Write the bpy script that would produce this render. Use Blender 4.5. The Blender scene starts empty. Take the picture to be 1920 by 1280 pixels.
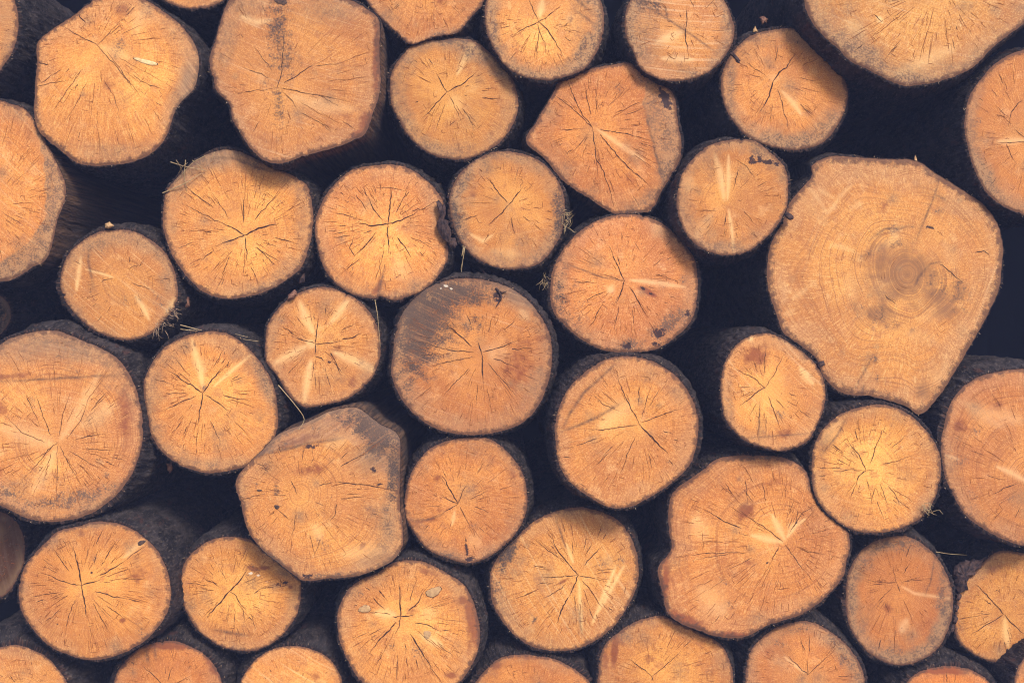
import bpy, math, random
import numpy as np

# ---------------------------------------------------------------- basics
ADDED_HAZE = .0158
D = 3.0                      # camera distance to the front of the pile
S = 2.4 / 1920.0             # metres per reference unit on the plane y = 0
CX, CY = 960.0, 640.0
VPX, VPY = 945.0, 615.0      # where the log axes run to
scene = bpy.context.scene
COL = scene.collection

def w3(px, py, y):
    k = S * (D + y) / D
    return ((px - CX) * k, y, (CY - py) * k)

def sm(a, b, x):
    t = np.clip((x - a) / (b - a), 0, 1)
    return t * t * (3 - 2 * t)

# ---------------------------------------------------------------- data
# outline: points round the sawn end; y: how far back the end stands; p: pith
# cr: main drying checks  (points..., width);  pale: light streaks;  st: stains (x,y,rx,ry,deg,kind,strength)
# ln: thin dark saw / stain lines;  bev: weathered outer slab (side of a line); bare: stretches without bark (deg from, deg to)
L = []
def log(key, label, outline, p, y, **k):
    d = dict(key=key, label=label, o=outline, p=p, y=y, cr=[], pale=[], st=[], ln=[], bev=[], bare=[],
             tint=(1, 1, 1), gold=0.6, edge=0.35, n=70, bark=4.5, saw=None, groove=0.5, ringc=0.5, group=None, flecks=0)
    d.update(k); L.append(d)

def circ(cx, cy, r, ry=None, n=18, ph=0.0):
    ry = ry or r
    return [(cx + r * math.cos(a + ph) * (1 + .02 * math.sin(3 * a + cx)), cy + ry * math.sin(a + ph) * (1 + .015 * math.sin(2 * a + cy)))
            for a in [2 * math.pi * i / n for i in range(n)]]

log('A', 'log end cut off at the upper left corner, dark bark showing on its right side',
    circ(-118, 42, 150, 148), (-100, 45), -.06, edge=.25, st=[(20, 100, 20, 40, 0, 'g', .4)])
log('B', 'large faceted log end at upper left with a pale slot-shaped knot right of its pith',
    [(70,81),(113,45),(144,24),(172,2),(210,-14),(250,-14),(275,0),(309,24),(337,45),(357,69),(371,100),(372,137),(364,165),(344,186),(330,206),(320,234),(306,265),(282,289),(254,302),(213,309),(148,307),(113,282),(74,247),(64,220),(65,172),(69,120)],
    (182,84), -.05, edge=.12, gold=.75, n=95, bark=3.5, tint=(1.03,1.02,.98),
    cr=[[(182,84),(140,63),(113,45),1.6],[(182,84),(215,120),(254,172),1.6],[(200,96),(240,150),(270,190),1.2],[(160,42),(150,32),(144,24),2.2],[(184,84),(205,62),(236,30),1.2],
        [(90,122),(76,119),(69,118),2.6],[(250,140),(280,160),(310,170),1.2],[(155,130),(125,170),(95,215),1.2],[(165,150),(140,200),(120,230),1.],[(195,150),(215,185),(225,215),1.2],[(66,165),(100,155),(130,150),1.1]],
    pale=[[(190,88),(215,98),(245,110),10],[(262,20),(255,60),14]],
    st=[(352,150,20,55,12,'w',.9),(325,215,14,50,12,'g',.4),(225,285,75,20,0,'g',.35),(340,70,25,40,-40,'g',.35),(275,15,10,20,-30,'g',.6)],
    knots=[(274,116,24,4.2,15,'slot')], bare=[(120,200),(200,245)])
log('C', 'small sliver of a log end hanging from the top edge, left of centre', circ(365,-90,105,106), (365,-80), -.02, edge=.35)
log('D', 'large many-sided log end at top with a smoky grey stripe running down to its pith',
    [(431,0),(418,24),(407,62),(402,82),(393,107),(393,124),(401,151),(407,172),(425,189),(433,206),(435,220),(449,247),(469,278),(493,299),(521,307),(572,292),(634,275),(665,261),(682,254),(700,213),(713,165),(712,103),(708,34),(689,17),(662,2),(600,-18),(530,-22),(460,-14)],
    (519,165), -.06, tint=(.95,.95,1.02), gold=.25, edge=.15, n=60, bark=3.5, groove=.8, saw=20,
    cr=[[(519,165),(527,140),(530,100),(534,58),2.],[(533,155),(560,140),(590,118),2.2],[(505,147),(480,137),(452,125),1.4],[(520,165),(560,172),(600,180),(655,190),1.5],[(530,172),(550,192),(556,203),1.5],[(510,132),(490,105),(475,85),1.3],[(590,125),(620,120),(645,118),1.],[(565,212),(610,235),(622,247),1.3],[(600,180),(640,200),1.1],[(517,165),(470,172),(430,178),.9]],
    pale=[[(545,180),(600,198),(665,205),12],[(450,30),(480,42),(510,38),6]],
    st=[(522,50,26,80,0,'s',.6),(532,115,30,38,0,'s',.55),(455,10,45,30,0,'g',.5),(430,60,25,50,0,'g',.35),(610,20,60,26,0,'g',.5),(706,110,10,90,0,'r',.8),(690,228,18,26,25,'r',1.),(672,252,22,10,-15,'r',1.),(640,215,50,12,20,'r',.4),(522,200,14,50,0,'s',.5)],
    knots=[(527,2,12,7,10,'dark')], bare=[(330,85)])
log('E', 'pointed lower half of a log end coming down from the top edge left of centre',
    [(689,3),(710,31),(741,58),(768,82),(816,69),(856,62),(882,34),(906,7),(915,-20),(880,-70),(800,-95),(720,-80),(680,-40),(680,-12)],
    (800,-40), .0, tint=(.92,.9,.95), gold=.15, n=110, edge=.15, st=[(840,60,40,10,-10,'d',.5),(730,30,25,20,45,'g',.4)], bare=[(30,110)])
log('F', 'round log end with black bark lip on top and three-armed crack, upper middle',
    [(731,168),(734,137),(751,107),(772,86),(792,77),(825,75),(852,72),(889,77),(920,100),(948,127),(965,158),(972,192),(968,220),(951,251),(927,275),(896,292),(862,299),(827,296),(802,286),(775,265),(758,244),(744,220),(734,196)],
    (838,172), .01, tint=(.96,.97,.95), gold=.6, edge=.75, n=80,
    cr=[[(838,172),(826,152),(817,137),2.],[(838,172),(865,160),(892,136),2.4],[(838,172),(815,198),(791,223),2.2],[(842,178),(855,205),(869,230),1.2],[(866,203),(880,222),(890,245),1.5],[(835,195),(825,220),(817,245),1.2],[(854,226),(842,236),1.4]],
    pale=[[(888,82),(870,112),(857,140),6],[(850,180),(862,205),12]], st=[(835,282,60,16,-5,'g',.5),(940,200,30,60,0,'r',.25),(840,77,70,9,0,'d',.8)])
log('G', 'log end at the top edge with golden heart inside a broad greyish ring',
    [(912,0),(909,20),(910,41),(915,69),(931,100),(951,127),(982,144),(1020,151),(1054,146),(1092,132),(1116,103),(1130,69),(1133,34),(1128,7),(1110,-30),(1070,-55),(1020,-65),(970,-55),(930,-30)],
    (1010,41), -.03, gold=.95, edge=1., n=65,
    cr=[[(1010,41),(1030,28),(1050,14),1.8],[(1010,41),(985,52),(960,66),2.],[(1010,41),(1008,80),(1006,118),1.8],[(1010,41),(1025,54),(1042,80),(1055,105),2.4],[(1010,41),(1000,18),(988,-5),1.5],[(1012,60),(1022,80),(1023,100),1.4],[(1058,50),(1066,42),1.5]],
    pale=[[(1012,32),(1017,0),6]], st=[(925,50,10,50,0,'g',.8),(940,85,10,30,-35,'d',.3),(1085,40,22,50,0,'g',.4)], ln=[[(1070,-10),(1110,25),2.5],[(1080,20),(1120,50),2.]])
log('H', 'log end at the top edge with dark diagonal line crossing its upright crack',
    [(1357,0),(1377,48),(1374,76),(1357,110),(1324,138),(1298,148),(1265,153),(1228,146),(1200,127),(1188,100),(1173,65),(1171,34),(1181,3),(1205,-32),(1240,-48),(1290,-48),(1330,-30)],
    (1286,53), -.04, tint=(.9,.9,.98), gold=.4, edge=.7, n=55, saw=5, groove=1.3,
    cr=[[(1286,53),(1288,35),(1288,12),2.2],[(1286,53),(1285,75),(1289,98),2.4],[(1294,-5),(1300,15),1.2]],
    pale=[[(1240,110),(1300,112),6],[(1230,80),(1280,60),8]],
    st=[(1200,60,35,70,0,'g',.6),(1225,10,30,20,30,'s',.5)], ln=[[(1200,5),(1250,35),(1300,68),(1355,108),2.],[(1246,10),(1252,38),2.5]])
log('I', 'shaded log end with sloping two-armed crack, left below the huge pale top right log',
    [(1478,53),(1447,56),(1408,67),(1386,84),(1366,110),(1353,141),(1352,169),(1360,200),(1377,231),(1397,253),(1425,267),(1453,277),(1495,281),(1537,271),(1563,247),(1582,214),(1590,180),(1585,152),(1571,124),(1549,96),(1523,73),(1501,58)],
    (1450,152), .015, tint=(1,.96,.98), gold=.35, edge=.8, n=55,
    cr=[[(1450,152),(1470,130),(1492,102),2.8],[(1450,152),(1443,180),(1424,212),2.8],[(1458,168),(1468,200),(1480,245),1.6],[(1448,195),(1444,230),1.2],[(1400,118),(1440,145),1.],[(1500,145),(1530,152),1.2],[(1500,195),(1528,220),1.2]],
    pale=[[(1465,170),(1485,190),(1503,216),5],[(1450,152),(1452,140),10]], st=[(1372,150,10,60,0,'g',.5)])
log('J', 'huge pale log end cut by the top edge at upper right, smooth with fine cracks',
    [(1507,0),(1518,34),(1545,69),(1569,89),(1593,113),(1628,132),(1666,150),(1697,161),(1738,158),(1776,148),(1824,127),(1858,93),(1892,65),(1920,45),(1960,-10),(1975,-80),(1950,-160),(1880,-230),(1780,-260),(1660,-250),(1560,-190),(1505,-100),(1500,-40)],
    (1765,-30), -.075, tint=(.97,1.04,1.12), gold=.35, edge=.5, n=150, groove=.7, saw=15,
    pale=[[(1645,32),(1655,42),5],[(1680,140),(1790,90),14],[(1590,40),(1620,70),14]],
    cr=[[(1602,95),(1622,80),1.4],[(1640,28),(1655,42),1.6]], st=[(1600,80,90,30,45,'g',.3),(1720,150,60,14,0,'g',.6),(1830,110,50,12,-40,'g',.4)])
log('K', 'orange log end cut by the right edge, above the biggest pale log',
    [(1920,93),(1885,107),(1858,127),(1837,151),(1819,179),(1810,213),(1810,254),(1819,292),(1831,327),(1848,358),(1868,378),(1899,395),(1925,404),(1965,400),(2010,370),(2040,310),(2050,240),(2030,170),(1990,120),(1950,95)],
    (1930,265), -.03, tint=(.98,.93,.98), gold=.4, edge=.6, n=60,
    cr=[[(1917,189),(1896,210),(1891,237),1.8],[(1870,215),(1890,222),1.4],[(1930,265),(1865,269),1.4],[(1887,270),(1895,290),(1905,305),1.5],[(1930,265),(1900,240),1.4]],
    pale=[[(1920,262),(1870,266),6]], st=[(1850,330,20,50,-25,'g',.4),(1835,170,12,40,30,'r',.3)])
log('L', 'big log end at the left edge with broad tan rim and bare grey side',
    [(0,188),(21,194),(45,203),(62,223),(79,254),(100,292),(117,330),(124,354),(120,381),(110,405),(103,433),(86,487),(52,507),(21,524),(0,527),(-40,520),(-90,480),(-130,400),(-130,320),(-90,240),(-40,195)],
    (-20,385), -.03, tint=(.96,.91,.9), gold=.2, edge=.15, n=110, bark=3, bare=[(300,75)], groove=1.,
    bev=[[(60,215),(82,300),(86,400),(60,450),(0,495),.16,'t']], st=[(40,505,45,14,-25,'d',.4),(30,210,30,14,20,'g',.5)])
log('M', 'small round log end with frayed pale fibres at its lower right, left of the picture',
    [(113,517),(124,483),(148,456),(179,437),(206,431),(247,433),(282,449),(309,473),(326,504),(333,535),(330,569),(309,600),(285,624),(254,636),(220,636),(186,624),(155,603),(127,572),(115,545)],
    (238,528), .0, tint=(.93,.93,.93), gold=.3, edge=.45, n=45, bark=7, saw=40, groove=.9,
    cr=[[(190,530),(195,525),(213,521),1.4],[(247,530),(290,545),1.2],[(260,500),(275,480),1.1],[(240,505),(262,495),1.1]],
    pale=[[(160,505),(185,511),(213,520),2.5],[(253,553),(268,575),(280,600),4.5],[(152,480),(143,545),4],[(312,600),(328,560),7]],
    st=[(168,545,12,10,0,'d',.6),(155,515,14,40,10,'r',.35),(195,472,12,9,0,'d',.35),(180,460,50,20,-25,'g',.4)], ln=[[(165,455),(166,490),(175,540),2.5]])
log('N', 'golden log end with bold star cracks and straws on its upper left shoulder',
    [(306,393),(304,417),(313,452),(325,483),(349,517),(383,548),(428,560),(493,548),(538,524),(565,500),(579,466),(586,431),(586,390),(579,352),(565,338),(514,314),(472,294),(445,283),(417,281),(393,287),(359,307),(332,332),(311,362)],
    (459,441), -.0, gold=1., edge=.5, n=130, tint=(1.03,1.01,.95),
    cr=[[(459,441),(485,428),(524,418),3.6],[(459,441),(440,448),(414,457),3.6],[(459,441),(437,428),(412,416),2.6],[(412,416),(390,405),(340,380),1.4],[(456,418),(457,395),(457,368),2.4],[(460,445),(463,470),(464,492),2.4],[(480,463),(500,482),(515,495),2.],[(430,410),(410,380),(395,360),1.6],[(478,412),(500,385),(525,360),1.8],[(400,390),(360,360),(340,340),1.5],[(490,470),(525,490),1.4],[(470,500),(485,530),1.5],[(430,480),(415,520),1.4],[(400,470),(375,490),1.4],[(455,350),(452,325),1.3],[(360,455),(330,465),1.4],[(515,445),(560,458),1.4]],
    st=[(405,298,60,18,-8,'w',.7),(490,336,24,12,10,'d',.35),(345,330,24,30,30,'w',.5),(572,360,12,12,0,'d',.4),(500,540,60,12,-12,'g',.5),(576,480,8,30,10,'d',.35),(555,400,25,60,0,'r',.3)],
    ln=[[(395,296),(440,297),(470,310),(520,325),3.]])
log('O', 'round log end with cross-shaped crack and torn notch at its foot',
    [(591,417),(594,459),(610,507),(637,538),(672,555),(703,560),(712,556),(737,563),(768,555),(803,538),(831,503),(841,472),(837,452),(829,435),(826,410),(832,383),(817,356),(793,332),(762,314),(727,308),(700,310),(661,318),(631,342),(606,373)],
    (727,420), .0, gold=.8, edge=.3, n=115, tint=(1.02,.98,.97),
    cr=[[(727,420),(731,385),(736,352),2.8],[(727,420),(750,414),(780,398),3.2],[(727,420),(700,423),(672,419),3.2],[(727,420),(728,448),(729,475),2.6],[(745,445),(757,460),(771,482),3.],[(780,398),(805,385),(822,375),1.4],[(717,412),(700,392),(690,368),2.2],[(690,368),(682,350),1.5],[(743,398),(755,375),(766,350),1.8],[(668,365),(690,398),1.5],[(705,435),(690,455),(665,480),2.2],[(665,480),(655,465),(665,440),1.8],[(630,400),(670,408),1.3],[(625,445),(660,440),1.3],[(650,505),(680,480),1.4],[(720,470),(712,500),(704,525),1.3],[(770,445),(810,460),1.2],[(706,352),(733,353),(768,360),1.],[(715,345),(712,370),1.]],
    pale=[[(745,490),(760,525),16]], st=[(830,450,10,22,0,'d',.5),(708,540,9,22,25,'r',.7),(700,330,60,14,0,'r',.25)],
    ln=[[(722,500),(712,535),(708,556),3.]])
log('P', 'small round log end with X-shaped crack, right of the shaggy torn bark scrap',
    [(844,362),(843,390),(851,424),(865,455),(886,479),(920,498),(961,505),(1002,498),(1030,476),(1051,442),(1059,407),(1056,362),(1044,335),(1016,304),(982,289),(947,283),(913,289),(882,306),(858,332)],
    (954,384), .0, gold=.65, edge=.85, n=60, tint=(.98,.96,.96),
    cr=[[(954,384),(968,366),(980,351),2.2],[(954,384),(935,404),(914,422),2.2],[(951,380),(930,355),(911,332),2.],[(959,408),(964,440),1.7],[(980,406),(998,415),1.3]],
    pale=[[(880,438),(905,452),(925,440),3.5],[(920,470),(980,478),10]], st=[(1048,400,14,70,0,'s',.7),(855,400,10,50,-10,'s',.9),(865,345,18,40,30,'g',.7),(980,300,40,12,10,'g',.5)])
log('Q', 'five-sided orange log end with one sharp corner pointing left and a pale streak',
    [(986,265),(1006,227),(1037,175),(1054,144),(1102,131),(1144,122),(1178,117),(1199,127),(1226,148),(1254,165),(1266,186),(1271,227),(1278,275),(1271,309),(1243,354),(1219,395),(1195,400),(1154,400),(1109,375),(1054,337),(1020,296)],
    (1111,239), .0, tint=(1.,.92,.93), gold=.25, edge=.2, n=120, bark=3.5, bare=[(95,180),(180,240)],
    cr=[[(1111,239),(1095,220),(1080,190),(1062,147),1.8],[(1111,239),(1075,205),(1037,176),1.8],[(1111,239),(1116,275),(1118,300),(1132,320),(1145,360),(1150,388),2.],[(1125,252),(1155,290),(1185,320),(1215,345),2.2],[(1125,243),(1170,250),(1226,265),1.5],[(1108,215),(1100,180),(1095,155),1.3],[(1120,210),(1117,160),1.2],[(1140,200),(1175,165),1.2],[(1160,210),(1205,190),1.2],[(1100,255),(1070,290),1.2],[(1060,245),(1095,242),1.1]],
    pale=[[(1120,243),(1140,256),(1175,280),(1208,302),4.5]],
    bev=[[(1215,140),(1205,190),(1222,260),(1245,365),.1,'g']], st=[(1262,270,20,60,0,'g',.6),(1247,185,10,28,-25,'k',1.),(1200,155,14,14,0,'d',.6),(1215,375,50,14,-30,'g',.6),(1195,398,30,6,0,'d',.9)],
    ln=[[(1207,200),(1222,260),(1238,320),(1244,355),2.4]])
log('R', 'small log end with dark resin blots near its top, left of the biggest pale log',
    [(1383,261),(1414,264),(1447,287),(1470,312),(1478,337),(1478,365),(1475,390),(1461,418),(1430,452),(1399,473),(1365,479),(1330,473),(1303,456),(1282,431),(1272,404),(1269,370),(1276,335),(1293,304),(1321,278),(1352,265)],
    (1361,382), -.05, tint=(1.,.98,1.), gold=.6, edge=.5, n=45,
    cr=[[(1362,400),(1357,425),1.7],[(1385,318),(1378,345),(1374,358),1.4],[(1378,298),(1400,312),(1418,340),1.],[(1395,395),(1415,420),1.1],[(1420,350),(1440,340),1.1],[(1303,395),(1345,394),1.]],
    pale=[[(1335,402),(1320,420),(1305,445),9],[(1366,392),(1372,430),(1376,472),3.5],[(1340,290),(1352,330),(1358,375),6],[(1366,290),(1366,330),(1364,375),4],[(1295,330),(1290,360),10]],
    st=[(1410,300,8,9,0,'k',1.),(1424,299,7,7,0,'k',1.),(1442,304,9,6,0,'k',1.),(1455,308,6,4,0,'k',1.),(1430,302,20,5,0,'k',.8),(1365,462,60,14,0,'g',.5)])
log('S', 'biggest log end, pale many-sided face with curling ring figure, at right',
    [(1522,311),(1554,294),(1603,294),(1660,298),(1717,302),(1762,329),(1806,357),(1847,386),(1871,420),(1880,461),(1879,498),(1873,546),(1851,591),(1822,644),(1794,692),(1762,741),(1725,778),(1701,762),(1644,745),(1575,735),(1542,701),(1534,676),(1502,648),(1469,623),(1457,591),(1441,546),(1439,498),(1449,449),(1465,420),(1481,380),(1508,348),(1524,328)],
    (1701,514), .005, tint=(.95,1.0,1.06), gold=.25, edge=.12, n=0, ringc=1.1, groove=.5, saw=110, bark=3.5, bare=[(40,100),(260,350)],
    cr=[[(1762,496),(1775,504),(1790,518),(1808,530),2.4],[(1828,474),(1845,470),(1856,480),2.2],[(1660,553),(1680,570),1.4]],
    pale=[[(1515,350),(1535,375),(1552,402),4],[(1552,402),(1575,368),(1600,345),4],[(1535,355),(1565,372),4],[(1485,560),(1515,540),6],[(1490,580),(1470,590),5],[(1560,458),(1602,470),5],[(1640,470),(1680,450),(1672,430),8],[(1770,450),(1790,500),10],[(1500,370),(1550,420),12],[(1700,530),(1692,545),3],[(1650,538),(1700,515),3],[(1760,640),(1700,625),12],[(1780,680),(1750,720),14],[(1600,560),(1590,520),14],[(1720,600),(1780,580),10]],
    st=[(1690,512,78,60,20,'p',1.),(1640,470,40,18,-35,'p',.8),(1790,560,50,60,40,'p',.6),(1780,545,60,35,40,'s',.35),(1640,590,60,28,25,'s',.3),(1665,465,60,10,-20,'s',.35),(1760,560,60,35,30,'p',.9),(1650,590,60,28,20,'p',.7),(1560,640,45,30,0,'r',.25),(1656,462,12,18,20,'r',.6),(1510,430,40,40,0,'r',.12),(1560,620,60,70,0,'r',.15),(1730,732,22,22,0,'p',.8),(1740,425,6,4,0,'k',1.),(1748,427,5,3,0,'k',.9),(1672,648,7,3,0,'k',.5),(1642,673,6,8,0,'d',.9),(1645,710,4,10,0,'d',.9),(1620,690,6,14,20,'d',.5),(1705,425,14,4,0,'d',.7)],
    ln=[[(1762,330),(1753,365),(1735,410),(1718,450),2.],[(1753,365),(1775,375),2.],[(1738,500),(1745,494),(1765,492),2.],[(1715,540),(1722,520),(1738,500),2.4],[(1630,450),(1660,430),(1705,425),2.5],[(1545,300),(1520,335),2.],[(1640,660),(1600,735),1.6],[(1619,720),(1616,740),3.5]])
log('T', 'round orange log end with dark mould patches along its lower right edge, right of centre',
    [(1033,528),(1040,497),(1056,466),(1090,432),(1124,411),(1172,401),(1214,406),(1251,425),(1282,456),(1301,483),(1308,517),(1308,559),(1296,600),(1269,631),(1227,655),(1183,660),(1138,658),(1093,638),(1056,607),(1035,579)],
    (1171,526), .01, tint=(.97,.91,.98), gold=.25, edge=.3, n=95,
    cr=[[(1171,526),(1158,498),(1141,460),2.],[(1171,526),(1164,548),(1155,572),2.8],[(1180,538),(1195,562),(1212,588),1.8],[(1160,575),(1155,600),(1152,617),1.5],[(1100,562),(1120,552),(1138,545),1.8],[(1130,570),(1118,590),(1112,608),1.5],[(1185,580),(1190,612),1.4],[(1171,526),(1130,515),1.3],[(1085,530),(1120,530),1.1],[(1230,515),(1275,528),1.1],[(1200,470),(1190,455),1.1],[(1225,500),(1245,480),1.1]],
    pale=[[(1182,525),(1215,528),(1250,533),(1285,538),4.5],[(1140,540),(1150,545),8],[(1225,425),(1240,435),14]],
    st=[(1060,560,35,60,-20,'s',.45),(1255,605,45,24,-35,'d',1.),(1235,625,16,14,0,'k',.8),(1180,645,30,12,0,'d',.9),(1175,648,12,8,0,'k',.9),(1290,588,10,8,0,'k',.8),(1205,540,8,4,30,'k',.8),(1222,552,9,4,30,'k',.8),(1213,546,24,7,30,'r',.9),(1232,645,14,8,0,'k',.7),(1260,440,40,20,40,'g',.4)],
    ln=[[(1045,488),(1090,505),(1130,520),(1171,526),1.6]])
log('U', 'large dark-stained log end in the middle, its upper left grey and mouldy',
    [(734,700),(736,668),(741,624),(758,582),(786,551),(820,531),(855,522),(906,524),(954,538),(992,565),(1016,596),(1032,627),(1035,661),(1030,710),(1010,760),(975,795),(920,812),(870,815),(815,802),(775,775),(748,740)],
    (903,663), -.04, tint=(.9,.84,.88), gold=.45, edge=.65, n=120, saw=20, groove=.7,
    cr=[[(903,663),(899,652),(896,640),3.2],[(903,663),(904,690),(907,718),3.4],[(885,650),(860,628),(833,604),2.4],[(888,660),(840,655),(786,640),1.8],[(890,668),(840,678),(800,690),1.5],[(905,660),(940,650),(975,638),2.],[(925,672),(960,685),1.5],[(915,680),(945,715),(970,745),1.5],[(880,690),(850,720),(830,745),1.5],[(920,600),(915,625),1.4],[(875,590),(885,615),1.4],[(965,600),(945,620),1.4],[(960,655),(1000,652),1.2],[(895,720),(893,760),1.3],[(790,665),(850,664),1.1]],
    pale=[[(915,655),(950,665),20],[(975,580),(990,598),8]],
    st=[(800,590,66,66,-45,'s',1.),(785,640,45,80,10,'s',.95),(855,550,80,28,0,'s',.95),(770,600,45,70,20,'d',.75),(840,542,70,24,0,'d',.75),(815,610,50,40,-40,'d',.45),(895,605,24,22,0,'s',.5),(760,700,20,60,0,'s',.4),(800,670,20,20,0,'s',.4),(780,705,14,14,0,'s',.5),(960,555,50,16,30,'w',.8),(933,555,14,14,0,'k',.8),(836,536,6,3,20,'c',.9),(846,541,4,3,0,'c',.8),(826,541,4,3,0,'c',.7),(970,680,50,80,0,'r',.5)])
log('V', 'small eight-sided log end with five pale radiating knot streaks, left of centre',
    [(497,637),(503,606),(527,572),(555,551),(589,540),(620,539),(651,551),(679,569),(699,593),(712,624),(713,648),(712,672),(699,706),(670,735),(640,752),(600,760),(570,762),(545,745),(520,705),(500,679)],
    (591,644), .0, tint=(1.02,1.01,1.02), gold=.6, edge=.2, n=85, bark=3.5,
    cr=[[(591,644),(594,620),(598,597),2.2],[(591,644),(570,638),(548,631),2.],[(591,644),(615,643),(641,638),1.8],[(641,636),(662,632),(680,624),2.2],[(591,644),(591,668),2.],[(591,668),(603,672),(607,677),2.2],[(620,660),(630,680),(640,704),2.],[(530,612),(560,632),1.4],[(640,620),(668,605),1.3],[(610,590),(612,570),1.2],[(590,700),(592,730),1.1],[(540,700),(560,680),1.2],[(610,690),(620,730),1.2]],
    pale=[[(654,562),(638,582),(620,605),7],[(575,648),(545,665),(515,680),8],[(583,675),(577,710),(571,752),7],[(625,660),(665,676),(708,696),8],[(562,565),(575,600),(588,625),8],[(575,640),(590,650),8]],
    st=[(515,615,14,40,15,'g',.4),(617,678,4,4,0,'k',.8),(690,720,24,16,-40,'r',.5),(505,700,14,14,0,'r',.3)],
    )
log('W', 'round golden log end with one broad and one thin pale streak, left of centre',
    [(270,741),(271,710),(285,679),(309,651),(344,631),(375,623),(402,620),(430,627),(457,645),(481,669),(500,696),(515,730),(521,770),(518,810),(500,845),(470,870),(420,884),(380,885),(330,868),(295,835),(277,795)],
    (380,736), -.02, gold=.75, edge=.45, n=115, bark=5, tint=(1.02,1,.96),
    cr=[[(380,736),(362,722),(340,712),(313,692),2.6],[(380,736),(395,715),(415,690),2.8],[(380,736),(376,765),(371,795),2.8],[(385,740),(410,755),(432,772),2.],[(310,738),(358,737),1.6],[(368,742),(335,756),(310,768),1.8],[(352,700),(335,680),(325,668),1.6],[(425,690),(430,675),1.6],[(418,740),(445,748),(470,752),1.8],[(435,715),(460,705),1.3],[(372,800),(368,840),1.4],[(395,790),(415,830),1.3],[(340,790),(320,815),1.3],[(440,790),(465,815),1.3],[(290,710),(325,722),1.3],[(400,690),(420,650),1.3]],
    pale=[[(360,635),(368,670),(376,695),(380,725),6.5],[(472,664),(440,690),(400,725),3.]],
    st=[(500,720,14,50,-25,'g',.7),(470,655,20,20,0,'r',.2),(420,870,60,12,0,'g',.5)], ln=[[(363,640),(366,650),2.]])
log('X', 'very large log end cut by the left edge, long pale rays from its pith',
    [(0,645),(27,631),(69,621),(110,621),(144,633),(179,648),(220,672),(244,703),(258,737),(266,779),(268,810),(265,840),(247,888),(220,926),(186,953),(148,971),(100,978),(52,971),(0,947),(-40,920),(-75,870),(-90,800),(-80,730),(-50,680)],
    (108,830), -.05, tint=(.97,.96,1.), gold=.5, edge=.4, n=150, ringc=1., bark=8,
    cr=[[(95,815),(80,775),(66,738),1.8],[(110,818),(118,775),(132,735),1.6],[(125,822),(150,790),(170,740),1.4],[(140,825),(190,812),1.6],[(108,830),(75,855),(60,865),1.6],[(112,835),(130,870),(150,905),1.5],[(108,835),(107,870),(108,905),1.4],[(85,830),(40,810),(5,775),1.3],[(100,835),(60,880),(40,900),1.3],[(130,845),(170,870),(195,880),1.4],[(95,850),(85,890),1.3],[(50,740),(75,800),1.2],[(160,840),(215,845),1.2],[(170,770),(200,740),1.2]],
    pale=[[(0,800),(45,815),(100,832),16],[(60,925),(85,885),(105,842),10],[(112,825),(140,785),(165,740),(185,700),9],[(150,800),(215,760),12]],
    st=[(90,655,100,30,0,'w',.55),(20,705,70,8,-4,'r',.6),(160,700,60,10,-6,'r',.3),(130,935,110,22,-12,'d',.75),(20,925,50,18,25,'d',.7),(235,780,18,90,0,'r',.6),(110,668,12,6,0,'d',.7),(200,890,8,6,0,'d',.8),(180,950,60,20,-35,'g',.5)],
    ln=[[(0,715),(60,712),(130,708),(230,702),2.4]])
log('Y', 'large round log end with long sloping crack and two faint curved saw lines',
    [(1040,806),(1047,768),(1062,734),(1090,703),(1124,679),(1159,668),(1200,669),(1241,686),(1276,713),(1300,751),(1309,786),(1308,826),(1295,868),(1265,901),(1220,931),(1183,950),(1145,951),(1104,931),(1066,901),(1048,868),(1042,834)],
    (1198,794), -.09, gold=.55, edge=.12, n=85, bark=6, tint=(1.02,1.,1.),
    cr=[[(1198,794),(1175,750),(1162,720),(1156,696),1.8],[(1198,794),(1225,822),(1253,852),3.],[(1195,797),(1150,803),(1095,807),2.],[(1202,792),(1240,778),(1280,765),1.6],[(1203,785),(1215,740),(1222,720),1.3],[(1120,750),(1165,773),1.2],[(1190,820),(1175,855),(1165,890),1.4],[(1215,850),(1222,880),1.3],[(1140,850),(1120,870),1.3],[(1080,835),(1125,820),1.3],[(1070,858),(1056,856),2.],[(1085,905),(1100,915),1.4],[(1199,725),(1198,760),1.2],[(1236,730),(1215,765),1.1],[(1150,835),(1125,860),1.1]],
    pale=[[(1130,790),(1180,755),20],[(1120,800),(1160,780),12]],
    st=[(1255,720,35,35,0,'r',.35),(1290,770,12,50,-10,'r',.4),(1190,870,60,20,-20,'r',.3)],
    ln=[[(1165,672),(1130,705),(1095,735),(1068,775),(1052,812),3.],[(1042,812),(1085,797),(1120,782),(1170,752),3.]])
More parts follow.
